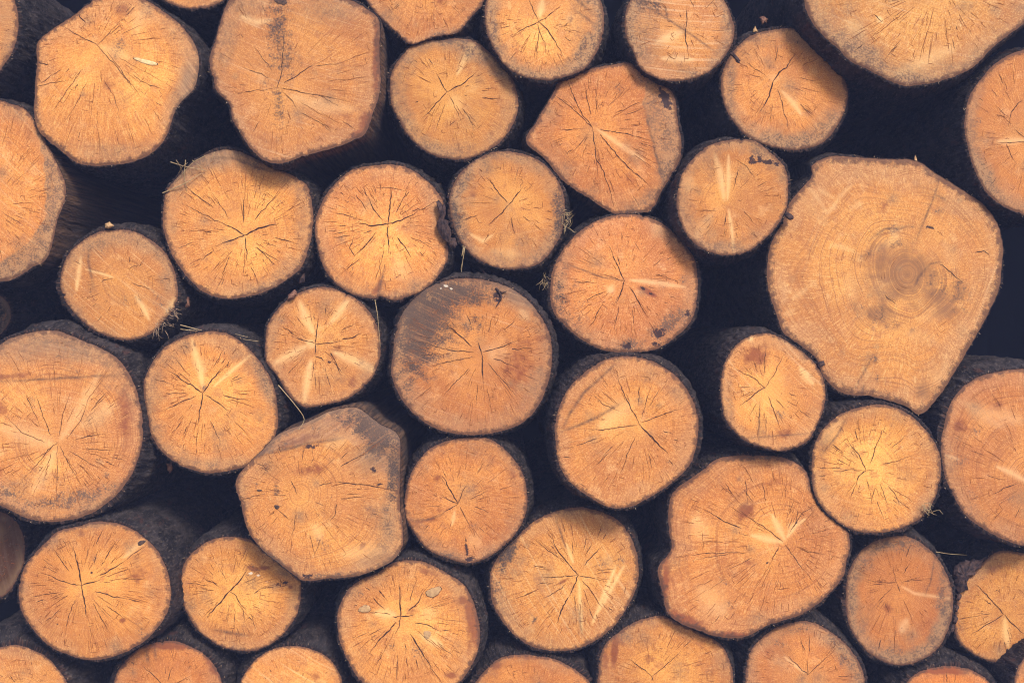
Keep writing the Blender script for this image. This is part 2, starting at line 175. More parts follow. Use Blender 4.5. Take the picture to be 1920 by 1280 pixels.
log('Z', 'jutting log end with brown smudge above its pith and long bark side in view',
    [(1351,721),(1355,692),(1369,660),(1398,634),(1437,624),(1473,638),(1509,663),(1534,688),(1547,724),(1547,757),(1534,792),(1513,828),(1473,844),(1430,839),(1390,821),(1362,789),(1353,757)],
    (1435,727), -.10, gold=.6, edge=.15, n=60, bark=4, groove=.8, saw=45,
    cr=[[(1435,727),(1412,708),(1375,688),1.8],[(1435,727),(1455,695),(1470,665),1.6],[(1435,727),(1412,742),(1386,762),2.],[(1440,742),(1450,765),(1460,790),1.5],[(1434,700),(1434,675),(1436,650),1.3],[(1455,748),(1475,770),1.2],[(1420,755),(1405,780),1.2],[(1424,765),(1423,810),1.2],[(1437,780),(1436,815),1.1]],
    pale=[[(1500,690),(1525,720),7],[(1402,636),(1412,632),6]],
    st=[(1415,668,32,26,-10,'r',.75),(1400,690,22,20,0,'r',.4),(1365,765,12,50,0,'g',.4),(1435,650,8,25,0,'r',.5)],
    ln=[[(1424,750),(1423,835),1.5],[(1380,822),(1525,812),1.2]])
log('AA', 'bright golden round log end below the biggest pale log, with zigzag cracks',
    [(1522,879),(1525,843),(1541,807),(1567,782),(1602,766),(1651,758),(1690,768),(1725,794),(1751,825),(1764,860),(1762,904),(1747,947),(1716,978),(1668,996),(1620,998),(1576,982),(1546,956),(1526,921)],
    (1624,882), -.04, gold=1., edge=.15, n=75, bark=7, tint=(1.05,1.06,1.02),
    cr=[[(1624,882),(1612,855),(1586,825),1.7],[(1631,868),(1640,845),(1650,818),1.7],[(1624,882),(1610,892),(1603,912),2.4],[(1620,882),(1590,880),(1562,883),1.4],[(1625,882),(1640,881),1.4],[(1603,912),(1595,932),1.5],[(1655,870),(1690,862),1.3],[(1625,900),(1630,920),1.4],[(1665,910),(1680,930),(1690,948),1.5],[(1650,905),(1665,950),1.1],[(1570,860),(1592,872),1.3],[(1655,805),(1648,822),1.2],[(1670,840),(1700,815),1.2],[(1640,915),(1632,945),1.1]],
    pale=[[(1545,830),(1575,790),10]], st=[(1545,860,14,50,10,'r',.25),(1740,900,14,50,10,'r',.35),(1735,950,30,10,-50,'g',.5)],
    ln=[[(1588,780),(1570,815),(1540,850),2.2]])
log('AB', 'large orange log end cut by the right edge, below the biggest pale log',
    [(1772,790),(1782,757),(1806,725),(1839,705),(1879,695),(1920,692),(1970,705),(2020,750),(2050,820),(2050,900),(2020,970),(1970,1015),(1920,1022),(1887,1013),(1843,991),(1808,961),(1786,926),(1771,886),(1764,838)],
    (1935,900), -.03, tint=(.95,.9,.96), gold=.3, edge=.25, n=85, bark=8, ringc=1.2,
    cr=[[(1865,925),(1890,912),(1915,905),1.7],[(1903,970),(1915,945),1.4],[(1820,845),(1850,855),1.1],[(1850,890),(1885,900),1.1]],
    pale=[[(1868,874),(1895,885),(1930,905),5],[(1772,853),(1798,861),3],[(1840,770),(1920,790),12],[(1810,755),(1880,800),12]],
    st=[(1795,850,25,50,-10,'d',.45),(1830,935,40,30,40,'d',.35)])
log('AC', 'large blocky log end left of centre with a weathered grey-brown slab along its top',
    [(441,905),(452,946),(465,994),(486,1025),(520,1053),(551,1077),(568,1088),(620,1084),(675,1078),(709,1066),(737,1049),(754,1025),(756,994),(750,946),(750,912),(750,860),(747,816),(709,792),(668,764),(620,771),(572,792),(520,816),(482,853),(458,877)],
    (562,927), -.075, gold=.35, edge=.15, n=120, ringc=1., bark=3,
    cr=[[(638,875),(660,862),(685,850),1.8],[(628,903),(680,908),(748,921),1.8],[(598,910),(625,903),1.6],[(632,944),(628,965),(618,977),1.8],[(545,900),(553,915),(557,928),1.6],[(554,965),(548,1000),(540,1015),1.3],[(520,955),(545,975),1.3],[(480,868),(510,882),1.3],[(590,940),(610,950),1.],[(600,1010),(590,1040),1.],[(640,935),(690,930),1.3],[(455,935),(500,925),1.2],[(640,860),(655,845),1.3]],
    pale=[[(610,835),(650,825),10],[(640,1040),(720,1030),14],[(590,985),(600,1010),10]],
    bev=[[(440,875),(482,853),(540,838),(600,826),(648,824),(668,838),(690,830),(756,835),.22,'v']],
    st=[(580,880,40,16,-10,'r',.6),(560,825,60,12,-18,'r',.6),(520,840,40,10,-25,'d',.5),(600,800,40,14,-15,'d',.45),(710,800,45,30,20,'d',.75),(500,1000,30,20,30,'r',.35),(700,860,44,34,0,'w',.8),(712,822,46,34,15,'s',1.),(738,880,14,60,0,'s',.9),(700,850,36,22,20,'d',.7),(660,790,40,20,0,'s',.6),(580,838,24,6,-12,'k',.7),(690,802,50,30,30,'s',.9),(640,790,40,20,0,'r',.5),(725,985,24,60,0,'g',.8),(700,1050,45,14,-15,'w',.6),(620,1078,55,8,-3,'d',.7),(575,1080,20,7,0,'k',.6),(700,880,8,8,0,'k',.8),(712,908,6,4,0,'k',.8),(505,1040,50,8,35,'d',.7),(518,920,6,14,0,'s',.6),(680,1022,6,12,40,'r',.8),(445,895,10,40,-20,'g',.6)],
    ln=[[(480,855),(540,840),(600,827),(650,822),3.5]], bare=[(150,70)], knots=[(519,950,5,4,20,'dark'),(486,919,5,2,0,'dark')])
log('AD', 'round log end below centre with a burnt-looking split at its very bottom',
    [(758,946),(761,919),(775,877),(799,847),(830,829),(855,822),(881,820),(916,822),(946,841),(969,868),(984,898),(989,939),(984,969),(965,1002),(939,1029),(909,1047),(875,1056),(847,1049),(806,1032),(781,1005),(764,977)],
    (859,944), -.02, gold=.6, edge=.4, n=100, bark=5, tint=(1.02,.94,.94), saw=20, groove=.7,
    cr=[[(859,944),(845,920),(828,890),2.4],[(859,944),(868,920),(877,905),1.8],[(859,944),(840,936),(828,930),2.],[(820,930),(812,928),1.6],[(859,944),(840,955),(826,964),1.8],[(862,948),(875,975),(885,990),1.5],[(880,935),(915,920),1.2],[(830,880),(838,895),1.2],[(890,950),(920,960),1.1]],
    pale=[[(853,958),(850,972),(847,985),3.5],[(880,1005),(900,1020),14]],
    st=[(785,870,30,30,-45,'d',.5),(875,1030,4,20,-8,'k',1.),(880,1048,10,8,0,'k',.9),(800,975,40,6,-10,'r',.6),(920,1010,40,40,-40,'r',.35),(840,1040,24,8,0,'d',.6),(950,930,30,60,0,'r',.25)],
    ln=[[(765,975),(800,974),(835,962),2.]])
log('AE', 'large round log end at lower left with bold upright crack and tiny dark knot',
    [(34,1108),(38,1081),(52,1053),(79,1022),(110,995),(148,986),(172,978),(206,978),(241,988),(268,1005),(296,1033),(313,1067),(320,1105),(315,1146),(292,1180),(261,1208),(220,1228),(172,1237),(131,1228),(93,1211),(62,1180),(41,1146)],
    (153,1097), -.06, gold=.7, edge=.1, n=150, bark=5, tint=(1.03,.99,.95),
    cr=[[(153,1097),(146,1060),(137,1022),3.],[(153,1097),(158,1125),(163,1155),2.8],[(153,1097),(130,1093),(105,1084),(75,1072),1.8],[(153,1097),(170,1092),(188,1085),2.4],[(188,1078),(210,1066),(235,1050),2.6],[(235,1050),(255,1035),(275,1022),1.4],[(178,1108),(205,1115),(240,1122),2.2],[(240,1122),(265,1128),1.2],[(130,1070),(112,1045),(98,1027),1.8],[(176,1058),(185,1030),1.6],[(190,1060),(215,1018),2.],[(165,1025),(163,1050),1.3],[(140,1125),(128,1160),(122,1190),1.5],[(175,1130),(195,1165),(205,1185),1.4],[(60,1118),(110,1110),1.5],[(200,1135),(235,1160),1.4],[(85,1165),(120,1135),1.3],[(230,1085),(275,1085),1.2]],
    pale=[[(275,1012),(258,1022),(232,1045),5]], st=[(172,1073,3,3,0,'k',.7),(185,1155,4,4,0,'k',.6),(230,1162,7,5,0,'r',1.),(108,1170,4,3,0,'k',.6),(281,1095,4,3,0,'k',.5),(252,1125,4,3,0,'k',.5),(160,983,50,8,0,'g',.7),(300,1120,12,70,0,'r',.3)],
    knots=[(265,1017,8,4,-25,'dark')])
log('AF', 'round log end at lower left with crumbly pitted holes near its right edge',
    [(336,1101),(340,1070),(357,1039),(388,1015),(426,1006),(441,1006),(469,1011),(500,1036),(537,1063),(561,1084),(565,1108),(561,1135),(555,1155),(537,1181),(508,1207),(479,1219),(447,1219),(417,1213),(400,1204),(371,1180),(347,1143)],
    (430,1108), .01, gold=.8, edge=.15, n=110, bark=4.5, tint=(1.02,1.,.95),
    cr=[[(430,1108),(448,1090),(463,1068),3.],[(430,1108),(410,1132),(389,1156),3.2],[(430,1108),(443,1118),(455,1140),2.],[(455,1140),(460,1165),1.4],[(477,1112),(486,1104),2.6],[(486,1104),(520,1098),1.2],[(385,1085),(412,1100),1.6],[(350,1092),(395,1098),1.2],[(440,1150),(438,1170),1.4],[(470,1150),(480,1180),1.3],[(460,1092),(480,1082),1.3],[(415,1070),(425,1090),1.2]],
    st=[(475,1066,14,6,20,'r',.9),(495,1064,14,5,0,'r',.8),(470,1074,6,4,0,'c',.8),(485,1078,5,3,0,'c',.8),(522,1095,10,5,-20,'k',.6),(536,1092,8,5,-20,'k',.7),(545,1100,5,4,0,'r',.9),(500,1090,4,3,0,'c',.6),(550,1130,12,30,10,'g',.5)],
    ln=[[(400,1180),(470,1192),3.5]])
log('AG', 'large log end at bottom centre with oval grey knots and a red-brown right edge',
    [(633,1175),(633,1146),(645,1117),(662,1096),(680,1085),(709,1073),(735,1055),(779,1050),(808,1058),(837,1073),(867,1093),(884,1120),(896,1152),(900,1187),(896,1219),(884,1248),(861,1280),(840,1297),(800,1312),(740,1312),(700,1298),(680,1280),(662,1257),(642,1216)],
    (751,1155), -.03, gold=.9, edge=.15, n=120, bark=4.5, tint=(1.02,1.,.96),
    cr=[[(751,1155),(750,1120),(748,1090),3.2],[(751,1155),(765,1154),(778,1152),2.4],[(751,1155),(733,1156),2.],[(743,1165),(715,1195),(692,1225),3.],[(751,1155),(748,1175),(740,1190),2.],[(769,1188),(790,1220),(812,1255),2.6],[(765,1145),(785,1128),(792,1110),2.4],[(710,1105),(725,1125),1.8],[(700,1120),(722,1142),2.],[(720,1148),(733,1152),1.8],[(770,1125),(777,1095),1.4],[(778,1167),(800,1170),(825,1182),2.],[(825,1182),(850,1181),1.2],[(759,1205),(760,1225),2.],[(762,1232),(765,1250),1.8],[(745,1240),(742,1275),1.6],[(780,1235),(785,1255),1.4],[(820,1205),(850,1230),1.4],[(690,1190),(720,1175),1.2]],
    pale=[[(702,1148),(725,1150),(742,1152),8],[(800,1140),(810,1160),14],[(790,1190),(830,1210),7]],
    st=[(886,1160,14,60,-10,'r',1.),(870,1125,14,10,0,'r',.9),(880,1200,10,60,0,'r',.5),(800,1070,50,10,15,'r',.5),(845,1265,14,8,0,'r',.8),(660,1105,30,12,-45,'g',.5)],
    knots=[(813,1109,16,8.5,-24,'ring'),(684,1141,12,7,-8,'ring'),(801,1189,7,8,0,'plain')])
log('AH', 'large round log end at lower centre with grey smudge at its upper left',
    [(918,1078),(920,1100),(922,1123),(939,1160),(969,1194),(1003,1213),(1055,1220),(1100,1209),(1145,1179),(1179,1134),(1196,1089),(1196,1044),(1183,1006),(1160,976),(1123,958),(1085,950),(1040,959),(1003,976),(965,1010),(931,1048)],
    (1084,1078), .02, gold=.65, edge=.15, n=110, bark=5, tint=(1.02,1.02,.98), saw=60, groove=.9,
    cr=[[(1084,1078),(1062,1052),(1040,1022),(1033,1000),2.2],[(1084,1078),(1075,1100),(1068,1118),2.4],[(1066,1118),(1055,1140),(1043,1168),2.8],[(1082,1078),(1050,1081),(1015,1082),2.],[(1084,1078),(1110,1083),(1130,1088),1.6],[(1092,1088),(1110,1110),(1130,1140),1.6],[(1096,1060),(1112,1040),(1132,1020),1.8],[(1060,1095),(1040,1110),(1015,1125),1.6],[(1046,1045),(1020,1025),(1005,1010),1.5],[(1075,1040),(1072,1010),1.3],[(1095,1030),(1100,1005),1.3],[(1120,1070),(1155,1065),1.3],[(1078,1115),(1077,1150),1.3],[(1105,1140),(1112,1160),1.3],[(1000,1058),(1030,1068),1.2],[(1173,1100),(1171,1112),2.]],
    pale=[[(1086,1090),(1087,1120),(1091,1185),3.5],[(1062,1018),(1075,1055),3],[(1155,1060),(1110,1170),4],[(1170,1060),(1120,1150),4]],
    st=[(952,1040,15,48,28,'s',.9),(935,1090,14,30,10,'s',.4),(1060,960,50,10,0,'g',.5),(940,1130,20,40,-25,'g',.35),(1055,1090,14,4,-30,'r',.7),(1002,1162,5,8,20,'s',.6)],
    ln=[[(1042,973),(1052,1000),(1062,1030),2.2],[(1085,1140),(1088,1170),(1093,1190),2.]])
log('AI', 'very large lopsided log end with a notch in its left side, lower right',
    [(1344,861),(1380,854),(1420,853),(1452,855),(1487,864),(1513,886),(1523,918),(1545,943),(1567,972),(1590,997),(1594,1026),(1588,1051),(1581,1080),(1550,1118),(1515,1144),(1480,1160),(1440,1172),(1400,1192),(1365,1196),(1310,1182),(1254,1152),(1243,1111),(1234,1062),(1250,1043),(1259,1028),(1256,1002),(1253,961),(1262,924),(1310,886)],
    (1468,1015), -.035, gold=.5, edge=.1, n=170, ringc=.9, bark=4.5, tint=(1.02,.97,.97),
    cr=[[(1468,1015),(1430,985),(1390,962),1.6],[(1390,990),(1355,975),(1318,953),1.8],[(1460,1025),(1448,1052),1.8],[(1472,1020),(1490,1045),(1515,1075),1.5],[(1490,985),(1497,950),1.2],[(1480,1000),(1505,960),(1540,940),1.3],[(1400,1035),(1330,1037),(1280,1040),1.3],[(1398,900),(1402,945),1.3],[(1360,905),(1380,935),1.3],[(1430,905),(1437,950),1.1],[(1410,1045),(1360,1070),1.1],[(1500,1030),(1550,1040),1.],[(1520,1000),(1570,990),1.]],
    pale=[[(1468,1016),(1440,1010),(1408,1003),5.5],[(1472,1012),(1460,990),(1448,965),6],[(1475,1008),(1490,985),(1510,972),5],[(1300,970),(1320,1010),18],[(1310,1100),(1360,1150),20]],
    st=[(1397,958,26,18,-40,'r',.8),(1460,905,50,20,0,'r',.35),(1246,1100,10,60,8,'r',.8),(1290,1165,50,14,25,'r',.9),(1370,1190,50,8,0,'r',.8),(1245,1045,14,20,0,'r',.8),(1320,860,60,10,0,'d',.2),(1440,1055,6,3,0,'k',.9),(1493,980,3,3,0,'k',.9),(1420,858,60,6,0,'d',.7)])
log('AJ', 'oval upright log end at lower right with a grey mouldy rim all around reddish heartwood',
    [(1586,1114),(1592,1070),(1616,1031),(1655,1009),(1699,1005),(1734,1022),(1760,1048),(1782,1092),(1788,1136),(1777,1184),(1751,1223),(1712,1243),(1672,1245),(1629,1223),(1598,1184),(1587,1149)],
    (1681,1092), .03, gold=.15, edge=1., n=75, bark=6, tint=(.9,.82,.86), ringc=.9,
    cr=[[(1681,1092),(1650,1091),(1620,1088),1.5],[(1682,1094),(1688,1110),1.8],[(1681,1092),(1675,1060),1.1],[(1688,1090),(1745,1085),1.1],[(1672,1100),(1640,1135),1.1],[(1660,1130),(1667,1150),1.1]],
    pale=[[(1690,1098),(1715,1112),(1785,1122),3],[(1700,1160),(1690,1185),8]], st=[(1690,1020,60,18,0,'d',.7),(1765,1110,14,80,0,'d',.6),(1620,1060,24,30,30,'d',.4),(1680,1225,60,20,0,'d',.45),(1600,1130,10,60,0,'g',.6)],
    ln=[[(1752,1045),(1745,1090),(1735,1115),1.8]])
log('AK', 'log end at the lower right edge with black ragged bark along its left side',
    [(1852,1046),(1874,1033),(1920,1037),(1950,1050),(1975,1085),(1985,1140),(1965,1190),(1920,1223),(1896,1236),(1865,1240),(1821,1223),(1795,1197),(1791,1166),(1794,1127),(1804,1095),(1830,1070)],
    (1882,1151), .07, gold=.6, edge=.1, n=55, tint=(.93,.92,.88),
    cr=[[(1882,1151),(1860,1125),(1830,1095),2.2],[(1880,1152),(1850,1170),(1818,1190),2.],[(1885,1152),(1905,1175),(1925,1190),1.8],[(1865,1108),(1872,1105),1.4],[(1800,1160),(1845,1150),1.],[(1860,1150),(1830,1150),1.]],
    pale=[[(1884,1158),(1886,1185),(1890,1212),6]], st=[(1888,1218,3,6,0,'k',1.),(1850,1050,30,24,-40,'g',.5)])
log('AL', 'log end in the lower left corner, bark thick around its right side',
    [(0,1213),(27,1208),(62,1218),(89,1232),(110,1256),(127,1283),(132,1330),(100,1380),(40,1410),(-20,1400),(-60,1350),(-70,1280),(-40,1225)],
    (45,1300), .0, gold=.5, edge=.1, n=60, bark=14, st=[(30,1212,50,6,0,'d',.3)])
log('AM', 'reddish-stained top of a log end at the bottom edge under thick flaking bark',
    [(213,1280),(223,1253),(248,1225),(275,1208),(323,1201),(357,1211),(385,1228),(406,1253),(416,1280),(420,1330),(395,1375),(340,1405),(280,1400),(230,1365),(212,1320)],
    (310,1290), .01, gold=.3, edge=.2, n=55, bark=8, tint=(.98,.88,.86),
    cr=[[(305,1283),(285,1262),(268,1248),1.8],[(315,1275),(325,1245),1.3],[(320,1285),(365,1262),1.3]],
    st=[(320,1208,60,12,0,'r',.9),(248,1244,12,12,0,'k',.4),(400,1250,12,30,-30,'r',.8)], ln=[[(275,1215),(278,1245),4.],[(290,1212),(292,1235),3.]])
log('AN', 'plain smooth golden top of a log end at the bottom edge, left of centre',
    [(450,1280),(464,1254),(490,1227),(522,1213),(560,1211),(592,1219),(622,1239),(636,1260),(642,1280),(645,1320),(620,1365),(570,1395),(510,1390),(465,1355),(448,1315)],
    (548,1305), .02, gold=.75, edge=.1, n=25, bark=8, tint=(1.04,1.02,.98), saw=30, groove=1.)
log('AO', 'low arched top of a log end at the bottom edge, middle',
    [(890,1280),(909,1257),(942,1231),(991,1227),(1040,1235),(1077,1254),(1107,1280),(1120,1330),(1100,1380),(1050,1415),(980,1420),(920,1395),(885,1350),(878,1310)],
    (995,1325), .03, gold=.4, edge=.2, n=60, bark=9, tint=(1.,.92,.9), st=[(930,1245,18,12,-30,'r',.7),(1000,1232,70,6,0,'r',.6)])
log('AP', 'log end at the bottom edge with dark reddish streaks down its left side',
    [(1122,1261),(1124,1235),(1137,1205),(1167,1179),(1205,1160),(1242,1154),(1280,1171),(1312,1186),(1344,1201),(1360,1220),(1372,1250),(1375,1290),(1360,1340),(1315,1375),(1250,1390),(1180,1370),(1135,1330),(1120,1295)],
    (1222,1267), .005, gold=.5, edge=.1, n=75, bark=5, tint=(1.,.96,.93),
    cr=[[(1222,1267),(1205,1253),(1178,1235),1.8],[(1222,1267),(1250,1245),(1280,1218),1.6],[(1222,1267),(1224,1275),2.]],
    st=[(1153,1215,8,40,5,'r',1.),(1135,1240,10,30,0,'r',.6),(1165,1190,10,30,0,'r',.5),(1180,1175,40,8,-30,'g',.5)])
log('AQ', 'log end at the bottom edge, right, ringed by dark mould along its top',
    [(1400,1245),(1410,1215),(1435,1190),(1470,1170),(1515,1164),(1550,1179),(1585,1206),(1611,1241),(1622,1280),(1615,1330),(1580,1375),(1520,1395),(1455,1380),(1410,1340),(1398,1290)],
    (1515,1265), .01, gold=.3, edge=.6, n=60, bark=5, tint=(.97,.9,.92),
    cr=[[(1515,1265),(1495,1245),(1475,1228),1.8],[(1515,1265),(1540,1240),(1565,1218),1.4],[(1515,1265),(1513,1235),1.2],[(1510,1220),(1500,1200),1.2]],
    pale=[[(1470,1230),(1510,1262),3]], st=[(1490,1180,40,14,-10,'d',.8),(1570,1210,40,14,40,'g',.7),(1590,1240,20,30,-30,'d',.5)])
log('AR', 'red-tinged sliver of a log end at the bottom edge near the right corner',
    [(1699,1280),(1725,1258),(1764,1249),(1804,1250),(1843,1267),(1862,1288),(1885,1340),(1870,1400),(1810,1440),(1740,1430),(1690,1385),(1675,1325)],
    (1775,1345), .03, gold=.2, edge=.1, n=40, bark=8, tint=(1.,.85,.78), st=[(1775,1255,70,10,0,'r',1.)])
log('AS', 'tiny orange corner of a log end at the extreme lower right', circ(1996,1285,92,92), (1990,1290), .0, gold=.3, tint=(.95,.85,.8))
log('AT', 'dull brown weathered log end at the left edge below the very large one',
    [(0,958),(25,972),(42,1000),(46,1046),(34,1080),(17,1108),(0,1120),(-45,1130),(-100,1100),(-125,1040),(-110,980),(-60,950)],
    (-40,1040), .12, gold=.1, edge=.5, tint=(.30,.29,.33), n=40, saw=78, groove=3., st=[(20,1040,50,90,0,'d',.35),(40,1040,14,90,0,'d',.5)])
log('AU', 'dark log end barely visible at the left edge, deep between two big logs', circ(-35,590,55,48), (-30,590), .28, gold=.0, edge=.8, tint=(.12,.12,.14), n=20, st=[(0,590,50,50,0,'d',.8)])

# ---------------------------------------------------------------- materials
def nodes(mat):
    mat.use_nodes = True
    nt = mat.node_tree; nt.nodes.clear()
    return nt
class NB:
    """small helper for building shader node trees"""
    def __init__(s, nt): s.nt = nt
    def n(s, t, **k):
        nd = s.nt.nodes.new(t)
        for a, b in k.items(): setattr(nd, a, b)
        return nd
    def put(s, sock, v):
        if hasattr(v, 'links'): s.nt.links.new(v, sock)
        elif v is not None: sock.default_value = v
    def m(s, op, a, b=None, c=None, clamp=False):
        nd = s.n('ShaderNodeMath', operation=op, use_clamp=clamp)
        s.put(nd.inputs[0], a); s.put(nd.inputs[1], b)
        if c is not None: s.put(nd.inputs[2], c)
        return nd.outputs[0]
    def ss(s, v, a, b, lo=0., hi=1.):
        nd = s.n('ShaderNodeMapRange', interpolation_type='SMOOTHSTEP')
        s.put(nd.inputs[0], v); nd.inputs[1].default_value = a; nd.inputs[2].default_value = b
        nd.inputs[3].default_value = lo; nd.inputs[4].default_value = hi
        return nd.outputs[0]
    def vm(s, op, a, b=None):
        nd = s.n('ShaderNodeVectorMath', operation=op)
        s.put(nd.inputs[0], a); s.put(nd.inputs[1], b)
        return nd.outputs[0]
    def attr(s, name):
        nd = s.n('ShaderNodeAttribute', attribute_name=name)
        return nd
    def sep(s, v):
        nd = s.n('ShaderNodeSeparateXYZ'); s.put(nd.inputs[0], v); return nd.outputs
    def comb(s, x, y, z):
        nd = s.n('ShaderNodeCombineXYZ')
        for i, v in enumerate((x, y, z)): s.put(nd.inputs[i], v)
        return nd.outputs[0]
    def noise(s, v, scale, det=3., rough=.55, dist=0.):
        nd = s.n('ShaderNodeTexNoise'); s.put(nd.inputs['Vector'], v)
        nd.inputs['Scale'].default_value = scale; nd.inputs['Detail'].default_value = det
        nd.inputs['Roughness'].default_value = rough; nd.inputs['Distortion'].default_value = dist
        return nd.outputs[0]
    def mix(s, f, a, b, mode='MIX'):
        nd = s.n('ShaderNodeMix', data_type='RGBA', blend_type=mode)
        s.put(nd.inputs[0], f)
        for i, v in ((6, a), (7, b)):
            if isinstance(v, tuple): v = (*v[:3], 1.)
            s.put(nd.inputs[i], v)
        return nd.outputs[2]
    def done(s, col, rough, bump=None, bstr=.5, bdist=.001, spec=.3):
        b = s.n('ShaderNodeBsdfPrincipled'); o = s.n('ShaderNodeOutputMaterial')
        s.put(b.inputs['Base Color'], (*col, 1.) if isinstance(col, tuple) else col)
        s.put(b.inputs['Roughness'], rough)
        b.inputs['Specular IOR Level'].default_value = spec
        if bump is not None:
            bp = s.n('ShaderNodeBump'); bp.inputs['Strength'].default_value = bstr
            bp.inputs['Distance'].default_value = bdist
            s.put(bp.inputs['Height'], bump); s.nt.links.new(bp.outputs[0], b.inputs['Normal'])
        s.nt.links.new(b.outputs[0], o.inputs[0])

def wood_face_material():
    mt = bpy.data.materials.new('sawn_wood'); B = NB(nodes(mt))
    P1 = B.attr('fp').outputs['Vector']       # metres on the face, z = seed
    P2 = B.attr('ringv').outputs['Vector']    # ring radius, cos, sin
    P3 = B.attr('sawv').outputs['Vector']     # along, across saw direction, t
    M1 = B.sep(B.attr('m1').outputs['Vector'])   # grey dirt, red, pale
    M2 = B.sep(B.attr('m2').outputs['Vector'])   # dark speckle, weathered, smoke
    M3 = B.sep(B.attr('m3').outputs['Vector'])   # black, pinkish, chalk white
    C = B.sep(B.attr('ctl').outputs['Vector'])   # gold, edge dirt, ring contrast
    tint = B.attr('tint').outputs['Color']
    p2 = B.sep(P2); p3 = B.sep(P3)
    ring, ct, st_, t = p2[0], p2[1], p2[2], p3[2]
    seed = B.sep(P1)[2]
    big = B.noise(P1, 11, 3); mid = B.noise(P1, 45, 4); fine = B.noise(P1, 420, 3, .7); spk = B.noise(P1, 230, 3, .75)
    # base: golden heart to orange sapwood
    tt = B.m('ADD', t, B.m('MULTIPLY_ADD', big, .9, -.45))
    g = B.m('MULTIPLY', B.ss(tt, .1, .95, 1., 0.), B.m('MULTIPLY_ADD', C[0], .75, .25))
    col = B.mix(g, (.575, .213, .050), (.94, .45, .110))
    # broad colour drift
    col = B.mix(B.ss(B.noise(P1, 7, 2), .35, .7), col, B.mix(.7, col, (.44, .155, .05)))
    col = B.mix(B.m('MULTIPLY', B.ss(mid, .52, .68), .55), col, (.46, .17, .06))
    col = B.mix(B.m('MULTIPLY', B.ss(B.noise(P1, 23, 3, .6), .56, .74), .4), col, (.80, .46, .20))
    # paler sapwood band toward the outside
    col = B.mix(B.m('MULTIPLY', B.ss(tt, .72, .98), .45), col, (.52, .275, .13))
    # annual rings
    rv = B.comb(B.m('MULTIPLY_ADD', mid, .004, ring), B.m('MULTIPLY', seed, 3.), 0.)
    r1 = B.noise(rv, 260, 2, .5); r2 = B.noise(rv, 620, 1, .5)
    rr = B.m('ADD', B.m('MULTIPLY', r1, .6), B.m('MULTIPLY', r2, .5))
    rmask = B.m('MULTIPLY', B.ss(rr, .52, .72), B.m('MULTIPLY', C[2], B.ss(B.noise(P1, 9, 2), .3, .65, .25, 1.)))
    col = B.mix(B.m('MULTIPLY', rmask, 1.0, clamp=True), col, (.33, .11, .035))
    # medullary fibre running out from the pith
    fv = B.comb(B.m('MULTIPLY', ct, 22.), B.m('MULTIPLY', st_, 22.), B.m('MULTIPLY', ring, 30.))
    rad = B.noise(fv, 2.4, 4, .7)
    col = B.mix(B.m('MULTIPLY', B.ss(rad, .5, .7), .55), col, (.34, .125, .04))
    col = B.mix(B.m('MULTIPLY', B.ss(rad, .5, .3), .4), col, (.92, .54, .20))
    # chainsaw tracks
    sv = B.comb(B.m('MULTIPLY', p3[0], 5.), B.m('MULTIPLY', p3[1], 170.), seed)
    saw = B.noise(sv, 1., 3, .6, .3)
    sawm = B.m('MULTIPLY', B.m('SUBTRACT', saw, .5), B.attr('groove').outputs['Fac'])
    col = B.mix(B.m('MULTIPLY', B.ss(sawm, .03, .22), .4), col, (.42, .19, .085))
    col = B.mix(B.m('MULTIPLY', B.ss(sawm, -.03, -.22), .4), col, (.84, .56, .30))
    # fine grain
    col = B.mix(B.ss(fine, .5, .68, 0., .65), col, (.28, .10, .035))
    col = B.mix(B.ss(fine, .47, .3, 0., .4), col, (.92, .60, .27))
    # masks
    def blot(m, s1=.35, w=.35, nz=mid):
        return B.ss(B.m('ADD', m, B.m('MULTIPLY_ADD', nz, 1.1, -.55)), s1, s1 + w)
    col = B.mix(B.m('MULTIPLY', blot(M1[1], .20, .5, B.noise(P1, 60, 4, .7)), .85), col, (.235, .065, .03))
    pn = B.m('MULTIPLY', M1[2], B.ss(rad, .35, .6, .5, 1.))
    col = B.mix(pn, col, (.93, .60, .27))
    col = B.mix(B.m('MULTIPLY', B.ss(pn, .75, .98), .5), col, (.95, .72, .42))
    col = B.mix(B.m('MULTIPLY', B.m('MULTIPLY', B.ss(B.m('ADD', M3[1], B.m('MULTIPLY_ADD', B.noise(P1, 26, 4, .65), 1.4, -.7)), .15, .9), B.ss(M3[1], .04, .3)), B.ss(rr, .42, .6, .6, 1.)), col, (.27, .115, .05))
    col = B.mix(1., col, tint, 'MULTIPLY')
    # greyed wood, dirt rubbed on the rim
    dn = B.m('ADD', B.m('MULTIPLY', spk, .65), B.m('MULTIPLY', mid, .35))
    ed = B.m('MULTIPLY', B.ss(B.m('ADD', t, B.m('MULTIPLY_ADD', B.noise(P1, 16, 3), .6, -.3)), .66, .95), B.m('MULTIPLY', C[1], 1.25))
    gm = B.m('ADD', M1[0], ed, clamp=True)
    col = B.mix(B.m('MULTIPLY', gm, .68), col, (.32, .20, .11))
    col = B.mix(B.m('MULTIPLY', gm, B.ss(dn, .45, .58, 0., .9)), col, (.12, .07, .052))
    col = B.mix(B.m('MULTIPLY', B.ss(B.m('ADD', t, B.m('MULTIPLY_ADD', B.noise(P1, 70, 4, .75), .2, -.1)), .93, .985), .9), col, (.11, .05, .032))  # thin dark outline along the very edge of every face
    col = B.mix(B.m('MULTIPLY', M2[1], .85), col, B.mix(B.ss(saw, .35, .7), (.15, .10, .075), (.36, .24, .15)))
    sn = B.m('ADD', B.m('MULTIPLY', saw, .5), B.m('MULTIPLY', dn, .5))
